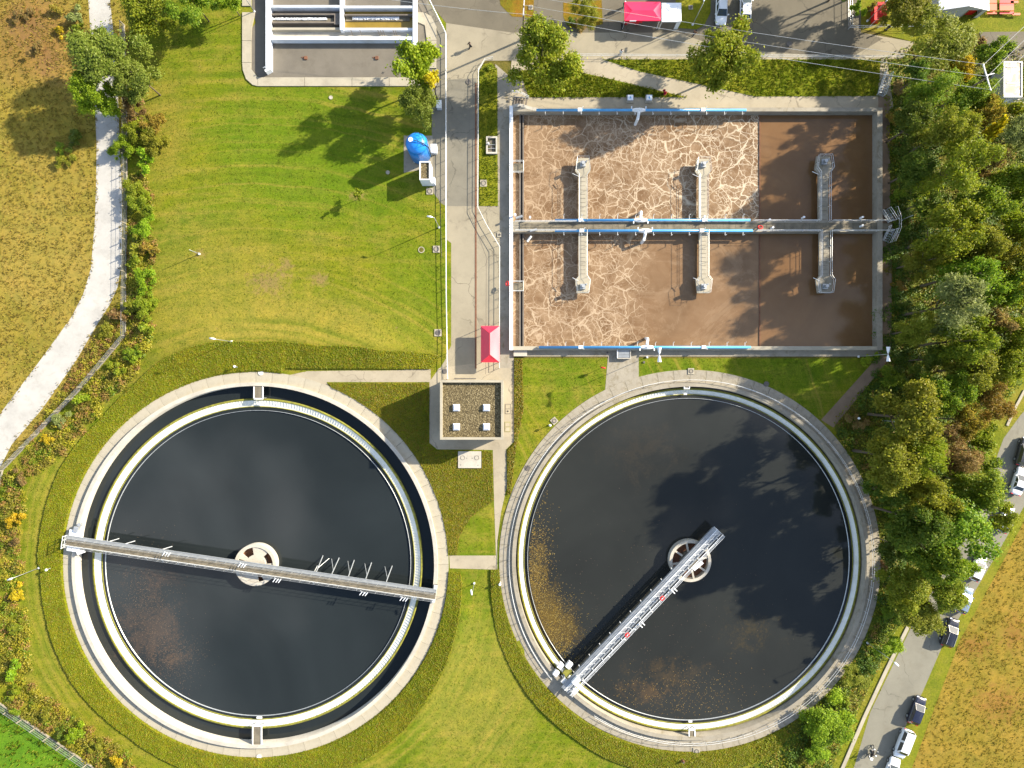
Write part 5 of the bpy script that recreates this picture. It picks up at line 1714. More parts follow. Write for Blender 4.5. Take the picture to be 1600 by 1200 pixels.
# ------------------------------------------------------------------ cars
def car(px, py, ang, label, paint, L=4.4, Wd=1.78, Hh=1.45, style='hatch', group='cars on the country road'):
    p = W(px, py, .9)
    t = thing('car', label, 'car', (p.x, p.y, .02), R(ang), group)
    hw = Wd / 2
    f, r = L / 2, -L / 2
    if style == 'van':
        st = [(r, .80, .95), (r + .12, .95, 1.02), (r + .5, 1, 1.05), (0, 1, 1.05), (f - .95, 1, 1.02), (f - .4, .95, .95), (f - .1, .82, .8), (f, .66, .62)]
        cab = (r + .08, r + .2, f - 1.35, f - .75)
    else:
        st = [(r, .78, .78), (r + .12, .93, .92), (r + .5, 1, .98), (r + 1.4, 1, .97), (.4, 1, .95), (f - 1.1, .99, .93), (f - .45, .94, .84), (f - .12, .82, .7), (f, .62, .56)]
        cab = {'hatch': (r + .12, r + .6, f - 2.0, f - 1.1), 'wagon': (r + .1, r + .4, f - 2.1, f - 1.2), 'sedan': (r + .75, r + 1.35, f - 2.1, f - 1.25)}[style]
    m = MB()
    sec = []
    for (x, k, zt) in st:
        h = hw * k
        sec.append([(x, -h * .9, .22), (x, -h, .42), (x, -h * .99, zt * .72), (x, -h * .93, zt - .04), (x, -h * .72, zt), (x, 0, zt + .025), (x, h * .72, zt), (x, h * .93, zt - .04), (x, h * .99, zt * .72), (x, h, .42), (x, h * .9, .22)])
    n = len(sec[0])
    m.add([v for s in sec for v in s], [(i * n + j, (i + 1) * n + j, (i + 1) * n + (j + 1) % n, i * n + (j + 1) % n) for i in range(len(sec) - 1) for j in range(n)] + [tuple(range(n)), tuple((len(sec) - 1) * n + k for k in range(n))[::-1]])
    body = m.build('body', M[paint], t, True, local=True)
    rb, rt, ft, fb = cab
    zb, zr = .95, Hh
    if style == 'van':
        zb = 1.03
    wb, wt = hw * .92, hw * .74
    g = MB()
    B = [(rb, -wb, zb), (fb, -wb, zb), (fb, wb, zb), (rb, wb, zb)]
    Tp = [(rt, -wt, zr - .05), (ft, -wt, zr - .05), (ft, wt, zr - .05), (rt, wt, zr - .05)]
    def glass(nm, q, s=.93):
        c = sum((Vector(v) for v in q), Vector()) / 4
        nrm = (Vector(q[1]) - Vector(q[0])).cross(Vector(q[3]) - Vector(q[0])).normalized()
        if nrm.dot(c - Vector((0, 0, .9))) < 0:
            nrm = -nrm
        MB().add([c + (Vector(v) - c) * s + nrm * .012 for v in q], [(0, 1, 2, 3)]).build(nm, M['glass'], t, local=True)
    g.add(B + Tp, [(0, 1, 5, 4), (1, 2, 6, 5), (2, 3, 7, 6), (3, 0, 4, 7), (4, 5, 6, 7)])
    g.build('cabin', M[paint], t, local=True)
    glass('windscreen', [B[1], B[2], Tp[2], Tp[1]])
    glass('rear_window', [B[3], B[0], Tp[0], Tp[3]], .86)
    for sgn, q in ((-1, [B[0], B[1], Tp[1], Tp[0]]), (1, [B[2], B[3], Tp[3], Tp[2]])):
        q = [Vector(v) for v in q]
        lo = sorted(q, key=lambda v: v.z)
        for k0, k1 in ((.04, .47), (.52, .95)):
            bo = sorted(lo[:2], key=lambda v: v.x)
            to = sorted(lo[2:], key=lambda v: v.x)
            glass('side_window', [bo[0].lerp(bo[1], k0), bo[0].lerp(bo[1], k1), to[0].lerp(to[1], k1), to[0].lerp(to[1], k0)], .9)
    m = MB()
    NX, NY = 6, 6
    vs = []
    for i in range(NX + 1):
        for j in range(NY + 1):
            u, v = i / NX, j / NY * 2 - 1
            vs.append((rt - .02 + (ft - rt + .04) * u, v * (wt + .01), zr - .045 + .06 * (1 - v * v) * (.4 + .6 * math.sin(math.pi * min(1, max(0, u))))))
    m.add(vs, [(i * (NY + 1) + j, (i + 1) * (NY + 1) + j, (i + 1) * (NY + 1) + j + 1, i * (NY + 1) + j + 1) for i in range(NX) for j in range(NY)])
    m.build('roof', M[paint], t, True, local=True)
    for sx in (r + .82, f - .85):
        for sy in (-1, 1):
            w = MB().tube([(sx, sy * (hw - .2), .31), (sx, sy * (hw + .015), .31)], .31, 18).build('wheel', M['dark'], t, local=True)
            MB().tube([(sx, sy * (hw - .02), .31), (sx, sy * (hw + .03), .31)], .19, 12).build('rim', M['galv'], w, local=True)
    for sy in (-1, 1):
        MB().box((f - .16, sy * hw * .62, .63), (.22, .38, .16), sy * -.35).build('headlight', M['skylight'], t, local=True)
        MB().box((r + .05, sy * hw * .7, .8), (.12, .3, .2)).build('tail_light', M['red'], t, local=True)
        MB().box((fb - .25, sy * (hw + .1), 1.0), (.16, .2, .13)).build('mirror', M[paint], t, local=True)
    MB().box((f - .03, 0, .42), (.1, 1.1, .2)).build('grille', M['dark'], t, local=True)
    MB().box((r + .0, 0, .45), (.1, Wd * .78, .2)).build('bumper', M['dark'], t, local=True)
    if style == 'wagon':
        for s in (-1, 1):
            MB().beam((rt + .1, s * wt * .93, zr + .03), (ft - .1, s * wt * .93, zr + .03), .04, .04).build('roof_rail', M['galv'], t, local=True)
    return t
def paint(name, c, metal=.0, rough=.22):
    M[name] = solid(name, c, rough, metal, .04, .6)
    M[name].node_tree.nodes["Principled BSDF"].inputs['Coat Weight'].default_value = .6
paint('paint_white', (.68, .7, .72))
paint('paint_black', (.012, .013, .02))
paint('paint_navy', (.012, .014, .03))
paint('paint_blue', (.2, .26, .36), .35)
paint('paint_silver', (.45, .5, .52), .4)
paint('paint_dark', (.03, .03, .032))
car(1128, 14, -92, 'white estate car in the parking area, windscreen towards the road', 'paint_white', 4.7, 1.8, 1.5, 'wagon', 'parked cars at the top')
car(1166, 9, 88, 'white car with dark rear window behind the right-hand roadside tree', 'paint_white', 4.3, 1.75, 1.45, 'hatch', 'parked cars at the top')
car(1594, 752, 72, 'white car half hidden by leaves at the right edge of the photo', 'paint_white', 4.4, 1.78, 1.45, 'sedan')
car(1573, 812, 68, 'pale silver car mostly under the tree crowns by the country road', 'paint_silver', 4.2)
car(1529, 888, 66, 'white hatchback parked where the trees overhang the country road', 'paint_white', 4.1, 1.75, 1.5, 'hatch')
car(1508, 938, 68, 'blue-grey hatchback parked between the white hatchback and a black car', 'paint_blue', 4.2)
car(1486, 989, 70, 'black estate with bright windscreen glare on the country road verge', 'paint_black', 4.5, 1.8, 1.55, 'wagon')
car(1434, 1111, 69, 'dark navy hatchback on the verge ahead of the white van', 'paint_navy', 4.4, 1.78, 1.5)
car(1413, 1163, 249, 'white van with two roof hatches parked behind the navy hatchback', 'paint_white', 4.6, 1.8, 1.75, 'van')
car(1394, 1206, 69, 'white car cut off by the bottom edge of the photo', 'paint_white', 4.3, 1.76, 1.45)
car(1602, 706, 75, 'dark car at the right edge on the pale asphalt', 'paint_dark', 4.5, 1.8, 1.5)

# ------------------------------------------------------------------ people
def person(px, py, ang, label, top, legs, hair='hair', pose='walk', z=0.0, arms_fwd=False, at=None):
    p = at if at else W(px, py)
    t = thing('person', label, 'person', (p.x, p.y, z), R(ang))
    k = .28 if pose == 'walk' else .08
    if pose == 'ride':
        V = dict(pel=(0, 0, .92), spine=(.05, 0, 1.15), chest=(.16, 0, 1.38), neck=(.2, 0, 1.53), head=(.24, 0, 1.66), crown=(.25, 0, 1.76),
                 hl=(.02, .1, .9), kl=(.42, .2, .78), al=(.2, .2, .38), tl=(.34, .2, .33), hr=(.02, -.1, .9), kr=(.42, -.2, .78), ar=(.2, -.2, .38), tr=(.34, -.2, .33),
                 sl=(.16, .2, 1.42), el=(.34, .3, 1.18), wl=(.58, .3, 1.08), gl=(.66, .29, 1.07), sr=(.16, -.2, 1.42), er=(.34, -.3, 1.18), wr=(.58, -.3, 1.08), gr=(.66, -.29, 1.07))
    else:
        V = dict(pel=(0, 0, .93), spine=(.0, 0, 1.14), chest=(.01, 0, 1.36), neck=(.01, 0, 1.5), head=(.03, 0, 1.62), crown=(.03, 0, 1.72),
                 hl=(0, .09, .9), kl=(k * .6, .1, .5), al=(k * .9 - .1, .1, .09), tl=(k * .9 + .07, .11, .04), hr=(0, -.09, .9), kr=(-k * .25, -.1, .5), ar=(-k - .02, -.1, .1), tr=(-k + .13, -.11, .04),
                 sl=(0, .19, 1.4), el=(-k * .4, .25, 1.14), wl=(-k * .1 + .1, .24, .9), gl=(.12 - k * .1, .23, .82), sr=(0, -.19, 1.4), er=(k * .5, -.25, 1.15), wr=(k + .08, -.22, .94), gr=(k + .12, -.21, .86))
    RAD = dict(pel=.14, spine=.125, chest=.15, neck=.055, head=.1, crown=.075, hl=.09, kl=.06, al=.042, tl=.035, hr=.09, kr=.06, ar=.042, tr=.035, sl=.065, el=.045, wl=.03, gl=.035, sr=.065, er=.045, wr=.03, gr=.035)
    E = [('pel', 'spine'), ('spine', 'chest'), ('chest', 'neck'), ('neck', 'head'), ('head', 'crown'), ('pel', 'hl'), ('hl', 'kl'), ('kl', 'al'), ('al', 'tl'), ('pel', 'hr'), ('hr', 'kr'), ('kr', 'ar'), ('ar', 'tr'),
         ('chest', 'sl'), ('sl', 'el'), ('el', 'wl'), ('wl', 'gl'), ('chest', 'sr'), ('sr', 'er'), ('er', 'wr'), ('wr', 'gr')]
    def skin(name, keys, grow, mat):
        ks = [q for q in V if q in keys]
        me = bpy.data.meshes.new(name)
        me.from_pydata([V[q] for q in ks], [(ks.index(a), ks.index(b)) for a, b in E if a in ks and b in ks], [])
        me.materials.append(M[mat])
        o = link(name, me, t, None, True)
        o.modifiers.new('skin', 'SKIN')
        for i, q in enumerate(ks):
            r = RAD[q] + grow
            me.skin_vertices[0].data[i].radius = (r, r)
            me.skin_vertices[0].data[i].use_root = (i == 0)
        s = o.modifiers.new('smooth', 'SUBSURF')
        s.levels = s.render_levels = 2
        return o
    b = skin('body', set(V), 0, 'skin')
    skin('jacket', {'pel', 'spine', 'chest', 'sl', 'el', 'wl', 'sr', 'er', 'wr'}, .025, top)
    skin('trousers', {'pel', 'hl', 'kl', 'al', 'hr', 'kr', 'ar'}, .022, legs)
    for q, a in (('tl', 'al'), ('tr', 'ar')):
        c = (Vector(V[q]) + Vector(V[a])) / 2
        MB().box((c.x + .02, c.y, c.z), (.27, .1, .1)).build('shoe', M['dark'], t, local=True)
    h = Vector(V['head'])
    prof = [(.0, .155), (.07, .14), (.115, .09), (.125, .02), (.11, -.05)]
    MB().lathe(prof, (h.x - .02, h.y, h.z + .0), 14).build('helmet' if pose == 'ride' else 'hair', M[hair], t, True, local=True)
    if pose != 'ride':
        m = MB()
        m.add([(h.x + .118, -.014, h.z - .02), (h.x + .118, .014, h.z - .02), (h.x + .14, 0, h.z - .035), (h.x + .115, 0, h.z + .025)], [(0, 1, 2), (0, 2, 3), (1, 3, 2)])
        m.build('nose', M['skin'], t, local=True)
        for s in (-1, 1):
            MB().box((h.x + .108, s * .035, h.z + .015), (.012, .022, .012)).build('eye', M['dark'], t, local=True)
        MB().box((h.x + .105, 0, h.z - .065), (.012, .05, .01)).build('mouth', M['red'], t, local=True)
        for s in (-1, 1):
            MB().box((h.x, s * .12, h.z), (.05, .02, .06)).build('ear', M['skin'], t, local=True)
    return t
person(735, 75, 200, 'person in dark clothes walking across the pale crossing', 'black', 'black')
person(969, 86, 80, 'person in white standing by the white railing above the bank', 'white', 'tentgrey', pose='stand')
person(971, 44, 60, 'person in black bending beside the red festival canopy', 'black', 'black')
person(1083, 56, 30, 'person in a brown jacket walking below the small grass island', 'brownj', 'jean')
person(1384, 47, 100, 'person in black near the red stall railing', 'black', 'jean', pose='stand')
person(974, 12, 0, 'person in black with a white cap at the left end of the red festival canopy', 'black', 'black', 'white', 'stand')
person(1571, 88, 220, 'person in black walking on the lane above the grey site cabin', 'black', 'black')

def motorcycle(px, py, ang):
    p = W(px, py)
    t = thing('motorcycle', 'black motorcycle riding up the country road at the bottom', 'motorcycle', (p.x, p.y, .02), R(ang))
    for x in (-.7, .72):
        pr = [(.31 + .055 * math.cos(a), .055 * math.sin(a)) for a in np.linspace(0, 2 * math.pi, 9)]
        b = MB().lathe(pr, (0, 0, 0), 22)
        b.v = [(x + v[0], v[2], .36 + v[1]) for v in b.v]
        w = b.build('wheel', M['dark'], t, True, local=True)
        b = MB()
        for k in range(5):
            a = k * 2 * math.pi / 5
            b.beam((x, 0, .36), (x + .28 * math.cos(a), 0, .36 + .28 * math.sin(a)), .03, .03)
        b.build('rim', M['galv'], w, local=True)
    MB().tube([(-.35, 0, .6), (.0, 0, .5), (.3, 0, .55), (.5, 0, .85)], .07, 8).build('frame', M['steel'], t, local=True)
    MB().box((.02, 0, .45), (.45, .32, .35)).build('engine', M['galv'], t, local=True)
    MB().tube([(-.02, 0, .86), (.2, 0, .92), (.42, 0, .88)], [.1, .17, .1], 10).build('tank', M['black'], t, True, local=True)
    MB().tube([(-.75, 0, .9), (-.4, 0, .84), (.0, 0, .84)], [.08, .14, .11], 8).build('saddle', M['dark'], t, True, local=True)
    for s in (-1, 1):
        MB().beam((.72, s * .09, .36), (.5, s * .09, 1.02), .05, .05).build('fork', M['galv'], t, local=True)
        MB().box((.58, s * .42, 1.22), (.04, .16, .1)).build('mirror', M['white'], t, local=True)
    MB().tube([(.42, -.38, 1.08), (.52, -.1, 1.03), (.52, .1, 1.03), (.42, .38, 1.08)], .02, 6).build('handlebar', M['dark'], t, local=True)
    MB().tube([(.6, 0, .95), (.74, 0, .93)], [.11, .08], 10).build('headlight', M['skylight'], t, local=True)
    MB().tube([(.1, -.14, .3), (-.4, -.2, .32), (-.95, -.22, .42)], .05, 8).build('exhaust', M['galv'], t, local=True)
    MB().box((-.95, 0, .8), (.1, .3, .1)).build('tail_light', M['red'], t, local=True)
    MB().box((-.85, 0, .98), (.35, .4, .26)).build('top_case', M['white'], t, local=True)
    q = p + Vector((math.cos(R(ang)), math.sin(R(ang)), 0)) * -.2
    person(0, 0, ang, 'rider in black with a white helmet on the motorcycle', 'black', 'black', 'white', 'ride', .02, at=q)
motorcycle(1359, 1172, 70)

# ------------------------------------------------------------------ lamp posts, power line
def lamp(px, py, h, label, arm=0.0, head='single', r=.035, az=0.0, z=0.0, mat='galv', group='lamp posts'):
    p = W(px, py)
    z = z + terrain(p.x, p.y)
    t = thing('lamp_post', label, 'lamp post', (p.x, p.y, z), R(az), group)
    MB().tube([(0, 0, 0), (0, 0, h * .5), (0, 0, h)], [r * 1.4, r * 1.1, r * .8], 8).build('pole', M[mat], t, True, local=True)
    MB().cyl((0, 0), .16, -.05, .25, 10).build('base', M['white'], t, local=True)
    if head == 'single':
        MB().tube([(0, 0, h - .05), (arm, 0, h + .1)], r * .7, 6).build('arm', M[mat], t, local=True)
        MB().tube([(arm - .1, 0, h + .1), (arm + .2, 0, h + .13), (arm + .75, 0, h + .12)], [.07, .15, .1], 8).build('lantern', M['white'], t, True, local=True)
    elif head == 'double':
        for s in (-1, 1):
            MB().tube([(0, s * .15, h), (0, s * .4, h + .05), (0, s * 1.05, h + .08)], [.1, .2, .3], 4).build('floodlight', M['white'], t, local=True)
        MB().beam((0, -.25, h), (0, .25, h), .12, .12).build('cross_arm', M[mat], t, local=True)
    elif head == 'ball':
        MB().lathe([(0, h), (.16, h + .05), (.2, h + .2), (.14, h + .34), (0, h + .38)], (0, 0, 0), 14).build('lantern', M['white'], t, True, local=True)
    return t
lamp(367.5, 534.5, 6.0, 'lamp post on the upper edge of the ground cover north of the left tank', 0, az=170)
lamp(686, 355.5, 6.3, 'thin lamp post with a small head at the lawn edge by the lane', .35, az=170, r=.05)
lamp(741, 911, 6.0, 'lamp post on the lawn between the two round tanks', .1, az=100)
lamp(62, 887, 5.6, 'lamp post standing west of the left tank bridge', .1, az=200)
lamp(312, 397, 3.4, 'short bare post in a brown patch of the lawn near the left bushes', 0, head='none', r=.05)
lamp(1341, 557, 8.4, 'tall mast with twin floodlights at the south east basin corner', head='double', az=0)
lamp(1011, 558, 8.8, 'tall mast with twin floodlights at the middle of the south basin wall', head='double', az=0)
lamp(1082, 39, 6.0, 'lamp post on the small grass island next to the parked cars', .3, az=80, r=.05)
lamp(1355, 33, 5.0, 'lamp post leaning over the red stall', .3, az=60, r=.05)
lamp(1355, 1004, 7.2, 'lamp post beside the small round tree by the country road', .2, az=-40)
lamp(1408, 344, 3.2, 'short pale post in the undergrowth east of the basin stairs', 0, head='none', r=.05)
lamp(1380, 657, 3.4, 'short pale post among the shrubs right of the brown path', 0, head='none', r=.06)
lamp(398, 18.5, 6.0, 'lamp post on the lawn left of the grit chamber', .3, az=120, r=.05)
lamp(1257, 1122, 1.1, 'low white bollard lamp at the lower right rim of the right tank', head='ball', r=.05)
lamp(81, 887, 1.1, 'low white bollard lamp on the ground cover west of the left tank', head='ball', r=.05)
lamp(372, 573, 1.0, 'low white bollard lamp beside the top of the left tank walkway', head='ball', r=.05)
lamp(781, 910, 1.0, 'low white bollard lamp on the ground cover left of the right tank', head='ball', r=.05)
lamp(859, 664, 1.0, 'low white bollard lamp next to the tilted square manhole', head='ball', r=.05)
lamp(1336, 653, 1.0, 'low white bollard lamp in the russet shrubs by the brown path', head='ball', r=.05)

def red_post():
    p = W(940, 575)
    t = thing('hydrant_sign', 'red oval board on a post on the grass south of the basin', 'sign', (p.x, p.y, 0), R(-10))
    MB().tube([(0, 0, 0), (0, 0, 1.5)], .04, 6).build('post', M['white'], t, local=True)
    prof = [(.0, -.12), (.3, -.1), (.4, 0), (.3, .1), (0, .12)]
    b = MB().lathe(prof, (0, 0, 0), 16)
    b.v = [(v[0] * 1.1, v[2], 1.7 + v[1]) for v in b.v]
    b.build('board', M['red'], t, True, local=True)
    p = W(1066, 1187)
    t = thing('standpipe', 'rust-brown standpipe in the grass below the right tank', 'standpipe', (p.x, p.y, 0))
    MB().cyl((0, 0), .34, 0, .25, 12).cyl((0, 0), .2, .25, .8, 12, r1=.16).build('body', M['rust'], t, local=True)
    MB().tube([(-.3, 0, .6), (.3, 0, .6)], .09, 8).build('outlet', M['rust'], t, local=True)
    MB().cyl((0, 0), .12, .8, .92, 8).build('cap', M['iron'], t, local=True)
red_post()

def power_line():
    h1, h2 = 9.5, 10.0
    p1 = W(817, 62)
    t = thing('power_pole', 'wooden power pole rising behind the left roadside tree', 'power pole', (p1.x, p1.y, 0), 0, 'power poles')
    MB().tube([(0, 0, 0), (0, 0, h1)], [.17, .12], 10).build('pole', M['wood'], t, True, local=True)
    MB().beam((-.1, -1.3, h1 - .3), (.1, 1.6, h1 - .3), .14, .14).build('cross_arm', M['tentgrey'], t, local=True)
    for y in (-1.2, .1, 1.5):
        MB().cyl((0, y), .06, h1 - .23, h1 + .02, 8).build('insulator', M['white'], t, local=True)
    A = [p1 + Vector((0, y, h1)) for y in (-1.2, .1, 1.5)]
    q = W(1542, 121, h2)
    t2 = thing('power_pole', 'wooden power pole with a slanting cross arm among the trees by the site cabin', 'power pole', (q.x, q.y, 0), 0, 'power poles')
    MB().tube([(0, 0, 0), (0, 0, h2)], [.19, .13], 10).build('pole', M['wood'], t2, True, local=True)
    MB().tube([(-2.2, -1.4, .05), (0, 0, h2 - 1.0)], [.14, .11], 8).build('brace', M['wood'], t2, True, local=True)
    MB().beam((-.55, 1.9, h2), (.55, -1.9, h2), .16, .16).build('cross_arm', M['tentgrey'], t2, local=True)
    m = MB().beam((-.1, .25, h2 + .05), (1.0, .55, h2 + .05), .1, .1)
    m.build('bracket', M['white'], t2, local=True)
    Bp = [q + Vector((x, y, .12)) for x, y in ((.5, -1.8), (0, .1), (-.5, 1.8))]
    for k in range(3):
        MB().cyl((Bp[k].x - q.x, Bp[k].y - q.y), .07, h2, h2 + .16, 8).build('insulator', M['white'], t2, local=True)
    def wire(a, b, sag, label):
        pts = []
        for i in range(25):
            s = i / 24
            v = a.lerp(b, s)
            v.z -= sag * 4 * s * (1 - s)
            pts.append(v)
        o = MB().tube(pts, .028, 4).build('overhead_wire', M['wire'])
        tag(o, label, 'wire', 'overhead wires')
    for k, n in enumerate(('lower', 'middle', 'upper')):
        wire(A[k], Bp[k], .7, f'{n} of the three overhead wires crossing the parking road')
    for k, (x, y) in enumerate(((1625, 60), (1622, 42), (1618, 25))):
        wire(Bp[k], W(x, y, 10), .15, f"{('lower', 'middle', 'upper')[k]} wire running from the cross arm to the top right corner")
    wire(A[0], W(560, -8, 9), .4, 'thin overhead wire running left from the wooden pole past the grit chamber')
power_line()

# ------------------------------------------------------------------ fence on the left
def fence(pts, label, h=1.5):
    P = G(pts)
    t = thing('fence', label, 'fence', (P[0].x, P[0].y, 0))
    pm = None
    for i in range(len(P) - 1):
        a, b = P[i], P[i + 1]
        L = (b - a).length
        n = max(1, round(L / 2.6))
        for k in range(n):
            p, q = a.lerp(b, k / n), a.lerp(b, (k + 1) / n)
            MB().box((p.x, p.y, h / 2), (.12, .12, h + .1), math.atan2((b - a).y, (b - a).x)).build('post', M['walk2'], t)
            d = (q - p).normalized() * .07
            MB().beam(p + d + Vector((0, 0, .14)), q - d + Vector((0, 0, .14)), .07, .28).build('plank', M['walk2'], t)
            m = MB()
            for z in (.35, .7, 1.05, h - .05):
                m.beam(p + Vector((0, 0, z)), q + Vector((0, 0, z)), .025, .025)
            for s in range(1, 13):
                v = p.lerp(q, s / 13)
                m.beam(v + Vector((0, 0, .3)), v + Vector((0, 0, h - .03)), .014, .014)
            m.build('wire_panel', M['galv'], t)
    MB().box((P[-1].x, P[-1].y, h / 2), (.12, .12, h + .1)).build('post', M['walk2'], t)
fence([(195, 40), (199, 160), (199, 300), (197, 525)], 'wire fence with concrete posts running beside the gravel path, straight upper run')
fence([(197, 525), (130, 605), (5, 735), (-8, 800), (-8, 890)], 'wire fence with concrete posts slanting down to the left edge of the photo')
fence([(-10, 905), (-6, 1000), (-4, 1095), (138, 1192), (180, 1222)], 'wire fence with concrete posts along the bright green field at the lower left')
# ------------------------------------------------------------------ trees and shrubs
LEAF = {
    'willow': foliage('leaves_willow', [(.13, .2, .02), (.18, .24, .03), (.22, .27, .05), (.15, .21, .02)], .5, .55, (1.05, 1.25)),
    'green': foliage('leaves_green', [(0.079, 0.146, 0.01), (0.143, 0.226, 0.013), (0.199, 0.269, 0.017), (0.254, 0.291, 0.022)], .5, .55, (1.12, 1.38)),
    'bright': foliage('leaves_bright', [(0.127, 0.218, 0.009), (0.206, 0.306, 0.012), (0.285, 0.364, 0.017)], .5, .55, (1.12, 1.38)),
    'yel': foliage('leaves_yellow_green', [(.13, .19, .008), (.19, .235, .012), (.26, .265, .02), (.17, .22, .012)], .5, .55, (1.12, 1.38)),
    'dark': foliage('leaves_dark', [(.065, .12, .012), (.095, .15, .014), (.125, .175, .018), (.155, .18, .02)], .5, .55, (1.12, 1.38)),
    'olive': foliage('leaves_olive', [(.15, .18, .012), (.2, .22, .016), (.26, .25, .03), (.18, .21, .014)], .5, .55, (1.12, 1.38)),
    'orange': foliage('leaves_orange', [(.22, .15, .02), (.27, .18, .028), (.2, .19, .02), (.3, .2, .045)], .5, .55, (1.12, 1.38)),
    'russet': foliage('leaves_russet', [(.19, .12, .04), (.25, .155, .06), (.18, .15, .035), (.28, .18, .085)], .5, .55, (1.12, 1.38)),
    'silver': foliage('leaves_silver', [(.16, .2, .05), (.2, .24, .075), (.25, .28, .11), (.18, .23, .045)], .5, .55, (1.12, 1.38)),
    'gold': foliage('leaves_gold', [(0.428, 0.306, 0.012), (0.5, 0.393, 0.017), (0.349, 0.291, 0.017)], .5, .55, (1.12, 1.38)),
}

def crown_mesh(name, seed, nl, nleaf, leaf, asp=.65, flat=.8, open_=.0):
    """crown of radius 1 (x, y) and half-height `flat`: leaves on many overlapping boughs with gaps between"""
    g = np.random.default_rng(seed)
    C, S = [], []
    nb = max(5, nl // 3)
    while len(C) < nl:                              # boughs first, each carrying several leaf masses
        d = g.normal(size=3)
        d /= np.linalg.norm(d)
        if d[2] < -.6:
            continue
        rr = g.uniform(.35, .85) if C else .1
        bs = g.uniform(.2, .34) * (1.2 - .4 * rr)
        for _ in range(int(g.integers(2, 5))):
            e = g.normal(size=3)
            e /= np.linalg.norm(e)
            C.append(d * rr + e * bs * g.uniform(.3, 1.0))
            S.append(bs * g.uniform(.45, .85))
    C, S = np.array(C), np.array(S)
    w = S ** 2
    nl = len(C)
    idx = g.choice(nl, nleaf, p=w / w.sum())
    D = g.normal(size=(nleaf, 3))
    D /= np.linalg.norm(D, axis=1, keepdims=True)
    D[:, 2] = np.where(D[:, 2] < -.35, -D[:, 2], D[:, 2])
    rad = S[idx] * g.uniform(.62, 1.12, nleaf) * (1 + .25 * np.sin(D[:, 0] * 9 + idx) * np.cos(D[:, 1] * 8 - idx))
    P = C[idx] + D * rad[:, None]
    out = g.random(nleaf) < .09                     # stray twigs break the outline
    P[out] += D[out] * g.uniform(.05, .2, (out.sum(), 1))
    N = D * .7 + g.normal(size=(nleaf, 3)) * .65 + np.array([.1, .05, .55])
    P[:, 2] *= flat
    global rng
    keep, rng = rng, g
    V, F = leaf_quads(P, N, leaf, asp)
    rng = keep
    return npmesh(name, V, F, LEAF['green'])

CROWN = {
    'big': [crown_mesh('crown', 100 + i, 60, 17000, .066, .6, .85) for i in range(5)],
    'airy': [crown_mesh('crown', 200 + i, 52, 11000, .085, .3, .8) for i in range(3)],
    'mid': [crown_mesh('crown', 300 + i, 36, 7500, .09, .6, .85) for i in range(4)],
    'shrub': [crown_mesh('crown', 400 + i, 18, 1700, .2, .6, .8) for i in range(5)],
    'herb': [crown_mesh('crown', 500 + i, 10, 560, .3, .5, .75) for i in range(3)],
}
def trunk_mesh(seed, n=5):
    g = random.Random(seed)
    b = MB()
    b.tube([(0, 0, 0), (.02, .01, .35), (g.uniform(-.05, .05), g.uniform(-.05, .05), 1.0)], [.034, .026, .008], 8)
    for k in range(n):
        a = 2 * math.pi * k / n + g.uniform(-.4, .4)
        z = g.uniform(.35, .7)
        l = g.uniform(.18, .32)
        b.tube([(0, 0, z), (math.cos(a) * l * .5, math.sin(a) * l * .5, z + .08), (math.cos(a) * l, math.sin(a) * l, z + .2)], [.014, .01, .004], 5)
    return b.mesh('trunk', M['bark'], True)
TRUNK = [trunk_mesh(i) for i in range(4)]
cnt = [0]
def plant(px, py, rpx, h, kind, label, name='tree', group=None, form=None, cat=None, flat=1.0, low=False):
    """px, py, rpx: middle and radius of the crown as it shows in the photo; h: height (m)"""
    cnt[0] += 1
    k = cnt[0]
    zc = h * ((.54 if low else .66) if name == 'tree' else .5)
    p = W(px, py, zc)
    r = rpx / 10 * (H - zc) / H * 1.12
    form = form or ('big' if r > 3.3 else 'mid' if r > 2.0 else 'shrub' if r > .95 else 'herb')
    z0 = terrain(p.x, p.y)
    t = thing(name, label, cat or name.split('_')[-1], (p.x, p.y, z0), 0, group)
    cm = CROWN[form][k % len(CROWN[form])]
    c = link('crown' if name == 'tree' else 'foliage', cm, t, None, True)
    c.material_slots[0].link = 'OBJECT'
    c.material_slots[0].material = LEAF[kind]
    hz = (h * ((.5 if low else .40) if name == 'tree' else .55)) / .85 * flat
    c.location = (0, 0, zc if name == 'tree' else h * .42)
    c.scale = (r * rnd.uniform(.94, 1.06), r * rnd.uniform(.94, 1.06), hz)
    c.rotation_euler = (0, 0, rnd.uniform(0, 6.28))
    s = link('trunk' if name == 'tree' else 'stem', TRUNK[k % 4], t, None, True)
    s.scale = (h * .42, h * .42, h * .92) if name == 'tree' else (h * 1.1, h * 1.1, h * .7)
    s.rotation_euler = (0, 0, rnd.uniform(0, 6.28))
    return t

